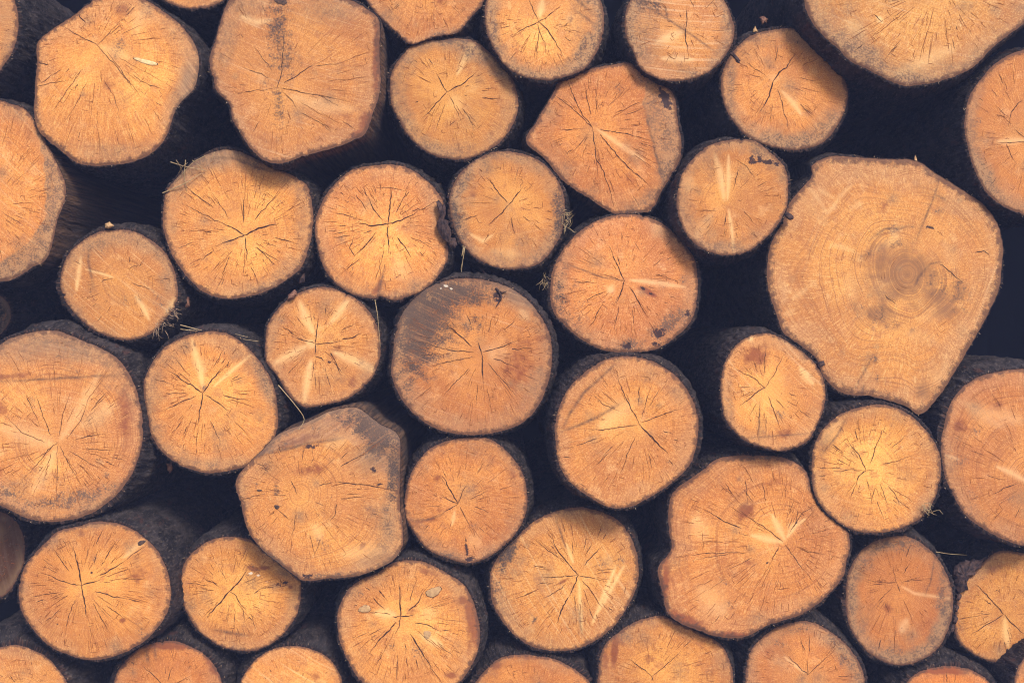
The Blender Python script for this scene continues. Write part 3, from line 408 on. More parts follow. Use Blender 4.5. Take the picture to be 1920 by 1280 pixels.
    col = B.mix(B.m('MULTIPLY', B.m('MULTIPLY', B.ss(B.m('ADD', M2[2], B.m('ADD', B.m('MULTIPLY_ADD', mid, 1.3, -.65), B.m('MULTIPLY_ADD', spk, 1.6, -.8))), .18, .8), B.ss(M2[2], .02, .2)), B.ss(sn, .38, .54, .6, .97)), col, B.mix(B.ss(fine, .42, .6), (.040, .030, .031), (.115, .075, .058)))
    dv = B.m('ADD', M2[0], B.m('MULTIPLY_ADD', dn, 4.2, -2.1))
    col = B.mix(B.m('MULTIPLY', B.m('MULTIPLY', B.ss(dv, .5, .95), B.ss(M2[0], .04, .3)), .85), col, B.mix(B.ss(spk, .4, .6), (.045, .032, .034), (.13, .085, .065)))
    col = B.mix(B.m('MULTIPLY', M2[0], .3), col, (.16, .09, .06))
    col = B.mix(B.m('MULTIPLY', B.attr('lin').outputs['Fac'], B.ss(spk, .35, .6, .6, 1.)), col, (.105, .058, .042))
    dkn = B.m('ADD', M3[0], B.m('MULTIPLY_ADD', B.noise(P1, 110, 4, .75), 2.4, -1.2))
    col = B.mix(B.m('MULTIPLY', B.ss(dkn, .42, .62, 0., .95), B.ss(M3[0], .08, .25)), col, (.035, .02, .025))
    col = B.mix(B.m('MULTIPLY', B.ss(B.m('ADD', M3[2], B.m('MULTIPLY_ADD', spk, 1.2, -.6)), .45, .6), .8), col, (.7, .62, .52))
    # sparse dirt specks everywhere
    vor = B.n('ShaderNodeTexVoronoi'); B.put(vor.inputs['Vector'], P1); vor.inputs['Scale'].default_value = 70
    rad_ok = B.ss(B.noise(P1, 40, 1), .55, .6)
    col = B.mix(B.m('MULTIPLY', B.ss(vor.outputs[0], .13, .07), B.m('MULTIPLY', rad_ok, .7)), col, (.14, .06, .035))
    hgt = B.m('ADD', B.m('MULTIPLY', saw, B.m('MULTIPLY', B.attr('groove').outputs['Fac'], .9)),
              B.m('ADD', B.m('MULTIPLY', fine, .55), B.m('ADD', B.m('MULTIPLY', rr, .25), B.m('MULTIPLY', rad, .35))))
    B.done(col, .75, hgt, .55, .0014, .2)
    return mt

def bark_material():
    mt = bpy.data.materials.new('bark'); B = NB(nodes(mt))
    U = B.attr('bv').outputs['Vector']       # metres round, metres along, seed
    X = B.sep(B.attr('bx').outputs['Vector'])   # bare wood, rim, height
    u = B.sep(U)
    pl = B.comb(u[0], B.m('MULTIPLY', u[1], .38), u[2])
    v1 = B.noise(pl, 55, 5, .68, .6); v2 = B.noise(pl, 190, 4, .7); v3 = B.noise(pl, 9, 3)
    col = B.mix(B.ss(v1, .38, .66), (.010, .008, .010), (.058, .045, .045))
    col = B.mix(B.ss(v2, .53, .68, 0., .85), col, (.125, .10, .092))
    col = B.mix(B.m('MULTIPLY', B.ss(v3, .52, .7), .45), col, (.075, .065, .075))
    col = B.mix(B.m('MULTIPLY', B.ss(B.noise(pl, 30, 3, .6), .6, .7), .5), col, (.10, .038, .026))
    # bare split sides: weathered long grain
    gr = B.comb(B.m('MULTIPLY', u[0], 160.), B.m('MULTIPLY', u[1], 6.), u[2])
    g1 = B.noise(gr, 1., 4, .65)
    bc = B.mix(B.ss(g1, .35, .68), (.045, .028, .022), (.19, .105, .062))
    bc = B.mix(B.ss(u[1], .02, .16, 0., .6), bc, (.07, .06, .065))  # darker toward the back: shade between the logs put into the colour
    col = B.mix(X[0], col, bc)
    # sawn rim: inner bark, with the darkness of a thin gap painted in
    rc = B.mix(B.ss(v2, .48, .62), (.012, .008, .009), (.07, .035, .026))
    col = B.mix(X[1], col, rc)
    h = B.m('ADD', B.m('MULTIPLY', v1, .8), B.m('MULTIPLY', v2, .4))
    B.done(col, .85, h, 1., .011, .25)
    return mt

def flat_wood(name, c1, c2, scale=120, rough=.8):
    mt = bpy.data.materials.new(name); B = NB(nodes(mt))
    tc = B.n('ShaderNodeTexCoord').outputs['Object']
    nz = B.noise(tc, scale, 4, .65)
    B.done(B.mix(B.ss(nz, .35, .65), c1, c2), rough, nz, .5, .001, .2)
    return mt

M_FACE = wood_face_material(); M_BARK = bark_material()
M_CRACK = flat_wood('check_shadowless_dark_wood', (.028, .012, .010), (.06, .025, .016))  # flat strips with the shade inside open cracks put into their colour
M_HAIR = flat_wood('hairline_check', (.15, .045, .014), (.24, .08, .022))
M_FIBRE = flat_wood('torn_fibre', (.26, .17, .11), (.46, .33, .22), 300)
M_STRAW = flat_wood('dry_straw', (.27, .19, .10), (.44, .33, .19), 200)
M_SCRAP = flat_wood('bark_scrap', (.02, .014, .018), (.085, .05, .045), 90)
M_REDBARK = flat_wood('red_inner_bark', (.10, .045, .035), (.26, .13, .09), 90)
M_KNOT = flat_wood('knot_wood', (.36, .215, .11), (.50, .31, .155), 150)
M_KNOTD = flat_wood('dark_knot_wood', (.045, .03, .03), (.12, .07, .05), 150)
M_KNOTP = flat_wood('pale_knot_wood', (.60, .40, .20), (.78, .56, .30), 150)

# ---------------------------------------------------------------- mesh helpers
def make_mesh(name, V, quads, mats, midx=None, attrs=None, smooth=True, tris=None):
    me = bpy.data.meshes.new(name)
    V = np.asarray(V, dtype=np.float32)
    quads = np.asarray(quads, dtype=np.int32).reshape(-1, 4) if len(quads) else np.zeros((0, 4), np.int32)
    tris = np.asarray(tris, dtype=np.int32).reshape(-1, 3) if tris is not None and len(tris) else np.zeros((0, 3), np.int32)
    me.vertices.add(len(V)); me.vertices.foreach_set('co', V.ravel())
    li = np.concatenate([quads.ravel(), tris.ravel()])
    tot = np.concatenate([np.full(len(quads), 4, np.int32), np.full(len(tris), 3, np.int32)])
    me.loops.add(len(li)); me.loops.foreach_set('vertex_index', li)
    me.polygons.add(len(tot))
    start = np.concatenate([[0], np.cumsum(tot)[:-1]]).astype(np.int32)
    me.polygons.foreach_set('loop_start', start)
    if midx is not None: me.polygons.foreach_set('material_index', np.asarray(midx, np.int32))
    me.polygons.foreach_set('use_smooth', np.full(len(tot), smooth))
    for m in mats: me.materials.append(m)
    for k, v in (attrs or {}).items():
        v = np.asarray(v, dtype=np.float32)
        if v.ndim == 1:
            a = me.attributes.new(k, 'FLOAT', 'POINT'); a.data.foreach_set('value', v)
        else:
            a = me.attributes.new(k, 'FLOAT_VECTOR', 'POINT'); a.data.foreach_set('vector', v.ravel())
    me.update(calc_edges=True); me.validate()
    return me

def link(name, me, parent=None):
    o = bpy.data.objects.new(name, me); COL.objects.link(o)
    if parent is not None:
        o.parent = parent; o.location = (0, 0, 0)
    return o

def outline_curve(pts, n=900):
    P = np.array(pts, float); N = len(P); out = []
    per = max(4, n // N)
    for i in range(N):
        p0, p1, p2, p3 = P[i - 1], P[i], P[(i + 1) % N], P[(i + 2) % N]
        d1 = max(1e-3, np.linalg.norm(p1 - p0)) ** .5; d2 = max(1e-3, np.linalg.norm(p2 - p1)) ** .5; d3 = max(1e-3, np.linalg.norm(p3 - p2)) ** .5
        m1 = (p2 - p1) + d2 * ((p1 - p0) / d1 - (p2 - p0) / (d1 + d2))
        m2 = (p2 - p1) + d2 * ((p3 - p2) / d3 - (p3 - p1) / (d2 + d3))
        for j in range(per):
            t = j / per
            out.append((2*t**3 - 3*t**2 + 1) * p1 + (t**3 - 2*t**2 + t) * m1 + (-2*t**3 + 3*t**2) * p2 + (t**3 - t**2) * m2)
    return np.array(out)

def polar_fn(curve, c):
    d = curve - c
    a = np.arctan2(d[:, 1], d[:, 0]); r = np.hypot(d[:, 0], d[:, 1])
    o = np.argsort(a); a, r = a[o], r[o]
    a = np.concatenate([a - 2*np.pi, a, a + 2*np.pi]); r = np.concatenate([r, r, r])
    return lambda th: np.interp(np.mod(th + np.pi, 2*np.pi) - np.pi, a, r)

def ring_noise(rng, th, octs):
    s = np.zeros_like(th)
    for f, amp in octs:
        for k in range(3):
            ff = int(f * (1 + .35 * k)) or 1
            s += amp * rng.uniform(.5, 1) * np.sin(ff * th + rng.uniform(0, 6.28))
    return s

def seg_dist(X, Y, pts):
    """distance to a polyline and position along it 0..1"""
    best = np.full(X.shape, 1e9); pos = np.zeros(X.shape)
    P = np.array(pts, float); ln = np.linalg.norm(P[1:] - P[:-1], axis=1); tot = ln.sum(); acc = 0
    for i in range(len(P) - 1):
        a, b = P[i], P[i + 1]; ab = b - a
        t = np.clip(((X - a[0]) * ab[0] + (Y - a[1]) * ab[1]) / max(1e-6, ab @ ab), 0, 1)
        d = np.hypot(X - a[0] - t * ab[0], Y - a[1] - t * ab[1])
        m = d < best
        best = np.where(m, d, best); pos = np.where(m, (acc + t * ln[i]) / tot, pos); acc += ln[i]
    return best, pos

def side_of(X, Y, pts):
    """signed distance from a polyline, positive on its right hand (image coordinates, y down, walking along it the region lies to the right -> we flip so outer slab is positive)"""
    P = np.array(pts, float); best = np.full(X.shape, 1e9); sg = np.zeros(X.shape)
    for i in range(len(P) - 1):
        a, b = P[i], P[i + 1]; ab = b - a
        t = np.clip(((X - a[0]) * ab[0] + (Y - a[1]) * ab[1]) / max(1e-6, ab @ ab), 0, 1)
        d = np.hypot(X - a[0] - t * ab[0], Y - a[1] - t * ab[1])
        cr = ab[0] * (Y - a[1]) - ab[1] * (X - a[0])
        m = d < best
        best = np.where(m, d, best); sg = np.where(m, np.sign(cr), sg)
    return -best * sg

# ---------------------------------------------------------------- build every log
for i, d in enumerate(L):
    d['curve'] = outline_curve(d['o']); d['c'] = d['curve'].mean(0)
allc = [d['curve'][::6] for d in L]

for i, d in enumerate(L):
    seed = 1000 + i * 17
    rng = np.random.default_rng(seed); rnd = random.Random(seed)
    c = d['c']; pith = np.array(d['p'], float); R0 = polar_fn(d['curve'], c); Rp = polar_fn(d['curve'], pith)
    rmean = np.hypot(*(d['curve'] - c).T).mean()
    NA = int(min(400, max(200, rmean * 2.4))); NR = int(min(96, max(44, rmean * .5)))
    th = np.linspace(0, 2*np.pi, NA, endpoint=False)
    tiltx, tilty = rng.uniform(-.035, .035), rng.uniform(-.03, .03)
    conv = rng.uniform(-.004, .006)
    bevs = d['bev']; y0 = d['y']; p_c = c.copy()
    ph = rng.uniform(0, 6.28, 6)
    def depth(X, Y):
        """how far behind the log's own station this spot of the face lies (m)"""
        u, v = (X - p_c[0]) * S, (Y - p_c[1]) * S
        rr = (X - p_c[0])**2 + (Y - p_c[1])**2
        f = tiltx * u + tilty * v + conv * rr / rmean**2
        f = f + .0006 * np.sin(u * 60 + ph[0]) * np.sin(v * 70 + ph[1]) + .0004 * np.sin(u * 160 + v * 90 + ph[2])
        for bv in bevs:
            sd = side_of(X, Y, bv[:-2]); f = f + bv[-2] * S * np.clip(sd, 0, None)
        return f
    def world(X, Y, off=0.):
        y = y0 + depth(X, Y) + off
        k = S * (D + y) / D
        return np.stack([(X - CX) * k, y, (CY - Y) * k], -1)
    rim = R0(th) + ring_noise(rng, th, [(7, .35), (19, .25), (45, .25), (90, .22)])
    for _ in range(rnd.randint(2, 5)):   # little nicks
        a0 = rng.uniform(0, 6.28); rim -= rng.uniform(1, 3.) * np.exp(-((np.mod(th - a0 + np.pi, 2*np.pi) - np.pi) / rng.uniform(.008, .03))**2)
    ts = np.linspace(0, 1, NR + 1)[1:] ** .95
    TT, AA = np.meshgrid(ts, th, indexing='ij')
    X = c[0] + TT * rim[None] * np.cos(AA); Y = c[1] + TT * rim[None] * np.sin(AA)
    X = np.concatenate([[c[0]], X.ravel()]); Y = np.concatenate([[c[1]], Y.ravel()])
    T = np.concatenate([[0], TT.ravel()])
    origin = np.array(w3(c[0], c[1], y0))
    V = world(X, Y)
    rd = T > .985
    V[:, 1] += np.where(rd, .0015, 0)
    idx = lambda r, a: 1 + r * NA + (a % NA)
    a_ = np.arange(NA); Q = []
    for r in range(NR - 1):
        Q.append(np.stack([1 + r*NA + a_, 1 + (r+1)*NA + a_, 1 + (r+1)*NA + (a_+1) % NA, 1 + r*NA + (a_+1) % NA], -1))
    Q = np.concatenate(Q)[:, ::-1]; tris = np.stack([np.zeros(NA, int), 1 + a_, 1 + (a_+1) % NA], -1)[:, ::-1]
    # attributes
    dx, dy = X - pith[0], Y - pith[1]; rp = np.hypot(dx, dy); ap = np.arctan2(dy, dx)
    Rpa = Rp(ap); t_p = np.clip(rp / np.maximum(Rpa, 1), 0, 1.1)
    ringv = S * (rp * (1 - t_p**1.5) + t_p * rmean * t_p**1.5) * 1.0
    ringv += S * 2.2 * np.sin(3 * ap + ph[3]) * t_p + S * 1.2 * np.sin(7 * ap + ph[4]) * t_p
    if d['key'] == 'S':   # curly figure: a second growth centre pulls the rings
        ringv += S * 9 * np.exp(-((X - 1560)**2 + (Y - 410)**2) / 60**2) + S * 6 * np.sin(X * .03 + Y * .021) * sm(.25, .7, t_p) \
                 + S * 5 * np.sin(X * .05 - Y * .04 + 1) * sm(.3, .9, t_p) + S * 9 * np.sin(2 * ap + 1.1 + 5 * t_p) * sm(.04, .3, t_p) + S * 5 * np.sin(3 * ap - 4 * t_p) * sm(.15, .5, t_p)
    sa = math.radians(d['saw'] if d['saw'] is not None else rnd.uniform(-50, 70))
    al = (X - c[0]) * math.cos(sa) + (Y - c[1]) * math.sin(sa); ac = -(X - c[0]) * math.sin(sa) + (Y - c[1]) * math.cos(sa)
    ac = ac + al**2 / (rmean * rnd.uniform(9, 20))
    z = np.zeros_like(X)
    lin = z.copy(); mk = {k: z.copy() for k in 'grwdskpc'}; pale = z.copy()
    for (sx, sy, rx, ry, dg, kind, s_) in d['st']:
        q = math.radians(dg); ux = (X - sx) * math.cos(q) + (Y - sy) * math.sin(q); uy = -(X - sx) * math.sin(q) + (Y - sy) * math.cos(q)
        mk[kind] = np.maximum(mk[kind], s_ * np.exp(-((ux / rx)**2 + (uy / ry)**2) * 1.1))
    for pl in d['pale']:
        PK = .68 if pl[-1] < 7.5 else (.66 if pl[-1] < 9 else .34)
        if d['key'] == 'S': PK *= .38
        dd, ps = seg_dist(X, Y, pl[:-1]); w = pl[-1] * (1.05 if pl[-1] < 7.5 else 1.1) * (.45 + .75 * np.sin(np.pi * np.clip(ps, .04, .96)))
        pale = np.maximum(pale, PK * np.exp(-(dd / w)**2 * 1.1) * sm(0, .12, ps + .06) * sm(0, .12, 1.06 - ps))
    for lnn in d['ln']:
        jit = ring_noise(rng, X * .12 + Y * .09, [(1, .35)])
        dd, ps = seg_dist(X + jit, Y + jit, lnn[:-1])
        brk = .82 + .18 * np.sin(ps * rng.uniform(9, 15) + rng.uniform(0, 6)) * np.sin(ps * 31 + rng.uniform(0, 6))
        lin = np.maximum(lin, 1. * brk * np.sin(np.pi * np.clip(ps, .03, .97)) ** .4 * np.exp(-(dd / lnn[-1] / 1.15)**2))
        lin = np.maximum(lin, .2 * brk * np.exp(-(dd / lnn[-1] / 3.5)**2))
    for bv in bevs:
        sd = side_of(X, Y, bv[:-2]); e = sm(-1.5, 2.5, sd + 2 * np.sin(X * .13 + Y * .17))
        k_ = {'w': ('w', .95), 'v': ('w', .5), 't': ('g', .8), 'g': ('g', .65)}[bv[-1]]
        mk[k_[0]] = np.maximum(mk[k_[0]], e * k_[1])
    # smaller random marks so no face is clean
    for _ in range(int(rmean / 9)):
        a0, r0 = rng.uniform(0, 6.28), rmean * math.sqrt(rng.uniform(0, 1)); k_ = rng.choice(['g', 'g', 'g', 'r', 'd'])
        mk[k_] = np.maximum(mk[k_], rng.uniform(.15, .6) * np.exp(-((X - c[0] - r0 * math.cos(a0))**2 + (Y - c[1] - r0 * math.sin(a0))**2) / rng.uniform(5, 20)**2))
    # where the pattern of rubbed dirt sits on the rim
    arc = .55 + .45 * np.sin(np.arctan2(Y - c[1], X - c[0]) * 1 + ph[5]) * .6 + .25 * np.sin(2 * np.arctan2(Y - c[1], X - c[0]) + ph[0])
    one = np.ones_like(X)
    vb = rnd.uniform(.87, 1.05); tn = [vb * (1 + (q_ - 1) * 1.25) for q_ in d['tint']]
    attrs = dict(
        fp=np.stack([(X - pith[0]) * S, (Y - pith[1]) * S, one * (i * 1.37)], -1),
        ringv=np.stack([ringv, np.cos(ap), np.sin(ap)], -1),
        sawv=np.stack([al * S, ac * S, T], -1),
        m1=np.stack([mk['g'], mk['r'], pale], -1), m2=np.stack([mk['d'], mk['w'], mk['s']], -1), m3=np.stack([mk['k'], mk['p'], mk['c']], -1),
        ctl=np.stack([one * d['gold'], d['edge'] * np.clip(arc * 1.1, .05, 1.2), one * d['ringc']], -1),
        tint=np.stack([one * tn[0], one * tn[1], one * tn[2]], -1),
        groove=one * d['groove'], lin=lin)
    mid = [0] * (len(Q) + 0)
    # ---- drying checks as thin slits laid into the same mesh
    cv, cq, cm = [], [], []
    def slit(pts, w, mat, rough=1.):
        P = np.array(pts, float); out = [P[0]]
        for a, b in zip(P[:-1], P[1:]):
            ln = np.linalg.norm(b - a); n = max(2, int(ln / 4.5)); nrm = np.array([-(b - a)[1], (b - a)[0]]) / max(ln, 1e-6); off = 0
            for j in range(1, n + 1):
                off = off * .55 + rng.normal(0, .55 * rough) + (rng.uniform(-1.6, 1.6) * rough if rng.random() < .13 else 0)
                out.append(a + (b - a) * j / n + nrm * off * (1 if j < n else .4))
        O = np.array(out); m = len(O)
        tg = np.gradient(O, axis=0); tg /= np.maximum(1e-6, np.linalg.norm(tg, axis=1))[:, None]; nr = np.stack([-tg[:, 1], tg[:, 0]], -1)
        s_ = np.linspace(0, 1, m); prof = np.clip(np.minimum(s_ * 5 + .35, (1 - s_) * 2.2 + .12), 0, 1) * (1 + .22 * rng.normal(size=m)).clip(.45, 1.6)
        hw = (w * .5 * prof)[:, None]; A = O + nr * hw; Bq = O - nr * hw
        base = len(cv)
        for k in range(m): cv.append(A[k]); cv.append(Bq[k])
        for k in range(m - 1): cq.append((base + 2*k, base + 2*k + 1, base + 2*k + 3, base + 2*k + 2)); cm.append(mat)
    major = d['cr']; mang = []
    for cr in major:
        e = cr[-2]; mang.append(math.atan2(e[1] - pith[1], e[0] - pith[0]))
        slit(cr[:-1], cr[-1] * .74, 1, 1.)
    n = int(d['n'] * 1.1)
    for k in range(n):
        a0 = 2 * math.pi * (k + rnd.uniform(-.5, .5)) / max(n, 1) * 1.0 + rnd.choice((0, 1, 2)) * 2.1
        Ra = float(Rp(np.array(a0))); u = rnd.random()
        t0 = .17 + .64 * rnd.random() ** .7; ln = rnd.uniform(.05, .19 if rnd.random() < .6 else .4) * (1.15 - t0 * .6)
        t1 = min(.9, t0 + ln)
        if Ra < 12: continue
        pts = []; aa = a0; sgn = rnd.uniform(-.02, .02)
        for q in range(5):
            tq = t0 + (t1 - t0) * q / 4
            aa += sgn * .25
            pts.append((pith[0] + math.cos(aa) * Ra * tq, pith[1] + math.sin(aa) * Ra * tq))
        w = rnd.choice((.45, .55, .65, .75, 1.)) * (1.15 if u < .22 else 1)
        slit(pts, w, 1 if u < .10 else 2, .9)
        if rnd.random() < .3:     # tangential link along a ring
            da = rnd.uniform(6, 16) / (Ra * t1 + 1) * rnd.choice((-1, 1))
            slit([(pith[0] + math.cos(aa + da * q / 3) * Ra * t1, pith[1] + math.sin(aa + da * q / 3) * Ra * t1) for q in range(4)], .8, 2, .5)
    if d['key'] == 'S':
        for k in range(26):
            a0 = rnd.uniform(0, 6.28); r0 = rnd.uniform(20, 190); da = rnd.uniform(8, 26) / r0
            slit([(pith[0] + math.cos(a0 + da * q / 4) * r0, pith[1] + math.sin(a0 + da * q / 4) * r0) for q in range(5)], .7, 2, .4)
    nV = len(V)
    if cv:
        cv_ = np.array(cv); Wc = world(cv_[:, 0], cv_[:, 1], -.0005)
        # keep only slits whose points stay inside the face
        rin = np.hypot(cv_[:, 0] - c[0], cv_[:, 1] - c[1]) < R0(np.arctan2(cv_[:, 1] - c[1], cv_[:, 0] - c[0])) - .5
        cqa = np.array(cq); ok = rin[cqa].all(1); cqa = cqa[ok][:, ::-1] + nV; cma = np.array(cm)[ok]
        V = np.concatenate([V, Wc]); Q2 = np.concatenate([Q, cqa]); midx = np.concatenate([np.zeros(len(Q), int), cma, np.zeros(len(tris), int)])
        for k in attrs:
            a = attrs[k]; pad = np.zeros((len(Wc),) + a.shape[1:]); attrs[k] = np.concatenate([a, pad])
    else:
        Q2 = Q; midx = np.zeros(len(Q) + len(tris), int)
    # ---- the thing
    root = bpy.data.objects.new('log', None); COL.objects.link(root)
    root.empty_display_size = .05
    root.location = origin
    root['label'] = d['label']; root['category'] = 'log'; root['group'] = 'sawn logs stacked in the pile'
    d['root'] = root; d['world'] = world
    face = link('cut_face', make_mesh('cut_face', V - origin, Q2, [M_FACE, M_CRACK, M_HAIR], midx, attrs, True, tris), root)
    # ---- bark: sawn rim, then the side running back
    d_near = np.full(NA, 1e9)
    bx, by = c[0] + rim * np.cos(th), c[1] + rim * np.sin(th)
    for j, oc in enumerate(allc):
        if j == i: continue
        if np.hypot(*(L[j]['c'] - c)) > 560: continue
        dd = np.hypot(bx[:, None] - oc[None, :, 0], by[:, None] - oc[None, :, 1]).min(1)
        d_near = np.minimum(d_near, dd)
    deg = np.mod(np.degrees(th), 360); bare = np.zeros(NA)
    for a, b in d['bare']:
        span = (b - a) % 360; rel = np.mod(deg - a, 360)
        bare = np.maximum(bare, np.where(rel < span, np.minimum(1, np.minimum(rel, span - rel) / 6), 0))
    b0 = np.minimum(d['bark'] * .7, .42 * d_near) * (1 - .8 * bare) * (1 + .55 * ring_noise(rng, th, [(2, .45), (5, .35), (13, .3), (37, .3), (83, .25)])).clip(.12, 2.) + .35
    b0 = np.minimum(b0, .5 * d_near + .4)
    b1 = np.minimum(d['bark'] * 1.9 + 3, .46 * d_near) * (1 - .55 * bare) + .5
    NL = 46
    vv = np.concatenate([[0, 0, 0], 1.9 * (np.linspace(0, 1, NL)[1:]) ** 2.1])
    nl = len(vv)
    ax = np.array([(VPX - CX) * S / D + rng.uniform(-.008, .008), 1., (CY - VPY) * S / D + rng.uniform(-.008, .008)])
    F0 = world(bx, by)
    cw = origin
    BV, BU, BXX = [], [], []
    outdir = np.stack([np.cos(th), np.zeros(NA), -np.sin(th)], -1)
    ulen = th * rmean * S
    k0 = S * (D + y0) / D
    lump = rng.uniform(0, 6.28, 8)
    for q, v in enumerate(vv):
        if q == 0: off = 0 * th - .2; vz = .0012 * np.ones(NA)
        elif q == 1: off = b0 * .55; vz = .001 + .0012 * ring_noise(rng, th, [(40, .5), (80, .5)])
        elif q == 2: off = b0; vz = .003 + .0016 * ring_noise(rng, th, [(30, .5), (70, .5)])
        else:
            off = b0 + (b1 - b0) * min(1, v / .06); vz = v + .003
            rg = (1 - .7 * bare) * min(1, .35 + v * 10)
            off = off + rg * (1.3 * np.sin(9 * th + lump[0] + 22 * v) * np.sin(5 * th - lump[1] + 31 * v)
                              + 1.0 * np.sin(23 * th + lump[2] - 40 * v + 2 * np.sin(30 * v)) * np.sin(17 * th + lump[3] + 55 * v)
                              + 1.1 * rng.normal(size=NA) + 1.2 * np.abs(np.sin(31 * th + lump[4] + 9 * np.sin(v * 26 + lump[5]))) ** 3)
            vz = vz * np.ones(NA)
        w = F0 + outdir * (off * k0)[:, None]
        w = w + ax[None] * np.asarray(vz)[:, None]
        if v > .5:    # ends gather a little
            w = w
        BV.append(w); BU.append(np.stack([ulen, np.full(NA, v) + .3 * off * S, np.full(NA, i * 2.31)], -1))
        BXX.append(np.stack([bare if q > 1 else bare * .8, np.full(NA, 1. if q < 2 else (.4 if q == 2 else 0.)), off * .1], -1))
    BVa = np.concatenate(BV); nb = len(BVa)
    bq = []
    for q in range(nl - 1):
        bq.append(np.stack([q*NA + a_, (q+1)*NA + a_, (q+1)*NA + (a_+1) % NA, q*NA + (a_+1) % NA], -1))
    bq = np.concatenate(bq)[:, ::-1]
    endc = BV[-1].mean(0)[None]
    bt = np.stack([np.full(NA, nb), (nl-1)*NA + (a_+1) % NA, (nl-1)*NA + a_], -1)[:, ::-1]
    BVa = np.concatenate([BVa, endc]); BUa = np.concatenate(BU + [np.array([[0, 2., i]])]); BXa = np.concatenate(BXX + [np.array([[1, 0, 0]])])
    # ---- splinters round the rim
    sv, sq, smi = [], [], []
    ns = int(rmean * .55)
    for k in range(ns):
        a0 = rnd.uniform(0, 2 * math.pi); ia = int(a0 / (2*math.pi) * NA) % NA
        p = F0[ia] + outdir[ia] * b0[ia] * k0 * rnd.uniform(.2, 1.1)
        ln = rnd.uniform(1.5, 5.5) * S * (1.4 if rnd.random() < .1 else 1); wd = rnd.uniform(.4, 1.) * S
        dr = outdir[ia] * rnd.uniform(.2, 1) + np.array([rnd.uniform(-1, 1), rnd.uniform(-.6, .2), rnd.uniform(-1, 1)]) * .8
        dr /= np.linalg.norm(dr); sd = np.cross(dr, [0, 1, 0]); sd /= max(1e-6, np.linalg.norm(sd))
        up = np.cross(sd, dr); b = len(sv)
        sv += [p - sd * wd, p + sd * wd, p + up * wd, p + dr * ln]
        sq += [(b, b+1, b+3), (b+1, b+2, b+3), (b+2, b, b+3), (b, b+2, b+1)]; smi += [1 if rnd.random() < .18 else 0] * 4
    ns_ = len(sv); nb1 = len(BVa)
    BVa = np.concatenate([BVa, np.array(sv)]); BUa = np.concatenate([BUa, np.zeros((ns_, 3))]); BXa = np.concatenate([BXa, np.zeros((ns_, 3))])
    allt = np.concatenate([bt, np.array(sq) + nb1])
    bmi = np.concatenate([np.zeros(len(bq) + len(bt), int), np.array(smi) + 1])
    link('bark', make_mesh('bark', BVa - origin, bq, [M_BARK, M_SCRAP, M_FIBRE], bmi, dict(bv=BUa, bx=BXa), True, allt), root)
    # ---- knots
    for (kx, ky, rx, ry, dg, kind) in d.get('knots', []):
        q = math.radians(dg); n = 40; KV, KQ, KM = [], [], []
        rings = [(0, 0, -.0016), (.5, .5, -.0016), (.8, .8, -.0014), (.92, .92, -.001), (1.0, 1.0, -.0006)]
        kj = [1 + .10 * math.sin(3 * a * 6.28 / n + kx) + .05 * math.sin(7 * a * 6.28 / n) for a in range(n)]
        for (f1, _, o) in rings:
            for a in range(n):
                t_ = 2 * math.pi * a / n; ex, ey = rx * f1 * kj[a] * math.cos(t_), ry * f1 * kj[a] * math.sin(t_)
                xx, yy = kx + ex * math.cos(q) - ey * math.sin(q), ky + ex * math.sin(q) + ey * math.cos(q)
                KV.append(world(np.array([xx]), np.array([yy]), o)[0])
        for r in range(len(rings) - 1):
            for a in range(n):
                KQ.append((r*n + a, r*n + (a+1) % n, (r+1)*n + (a+1) % n, (r+1)*n + a))
                half = math.sin(2 * math.pi * a / n) > -.3
                KM.append(1 if (kind in ('ring', 'slot') and r == 3 and (half or rnd.random() < .5)) else 0)
        mats = {'ring': [M_KNOT, M_CRACK], 'slot': [M_KNOTP, M_CRACK], 'dark': [M_KNOTD, M_CRACK], 'plain': [M_KNOT, M_CRACK]}[kind]
        link('knot', make_mesh('knot', np.array(KV) - origin, KQ, mats, KM, None, True), root)

BY = {d['key']: d for d in L}

# ---------------------------------------------------------------- loose bits lying on and between the logs
def tube_set(name, strands, mat, label, cat, group=None):
    """strands: list of ([(px,py,y)...], width px)"""
    V, Q = [], []
    for pts, w in strands:
        P = np.array([w3(*p) for p in pts]); m = 14
        # smooth the strand
        tt = np.linspace(0, len(P) - 1, m); lo = np.clip(tt.astype(int), 0, len(P) - 2); f = (tt - lo)[:, None]
        C_ = P[lo] * (1 - f) + P[lo + 1] * f
        for _ in range(2): C_[1:-1] = (C_[:-2] + 2 * C_[1:-1] + C_[2:]) / 4
        tg = np.gradient(C_, axis=0); base = len(V)
        for k in range(m):
            t = tg[k] / max(1e-9, np.linalg.norm(tg[k])); a = np.cross(t, [.1, 1, .2]); a /= np.linalg.norm(a); b = np.cross(t, a)
            r = w * S * .5 * (1 - .6 * k / (m - 1))
            for q in range(5):
                an = 2 * math.pi * q / 5; V.append(C_[k] + r * (math.cos(an) * a + math.sin(an) * b))
        for k in range(m - 1):
            for q in range(5): Q.append((base + k*5 + q, base + k*5 + (q+1) % 5, base + (k+1)*5 + (q+1) % 5, base + (k+1)*5 + q))
    V = np.array(V); org = V.mean(0)
    o = link(name, make_mesh(name, V - org, Q, [mat])); o.location = org
    o['label'] = label; o['category'] = cat
    if group: o['group'] = group
    return o

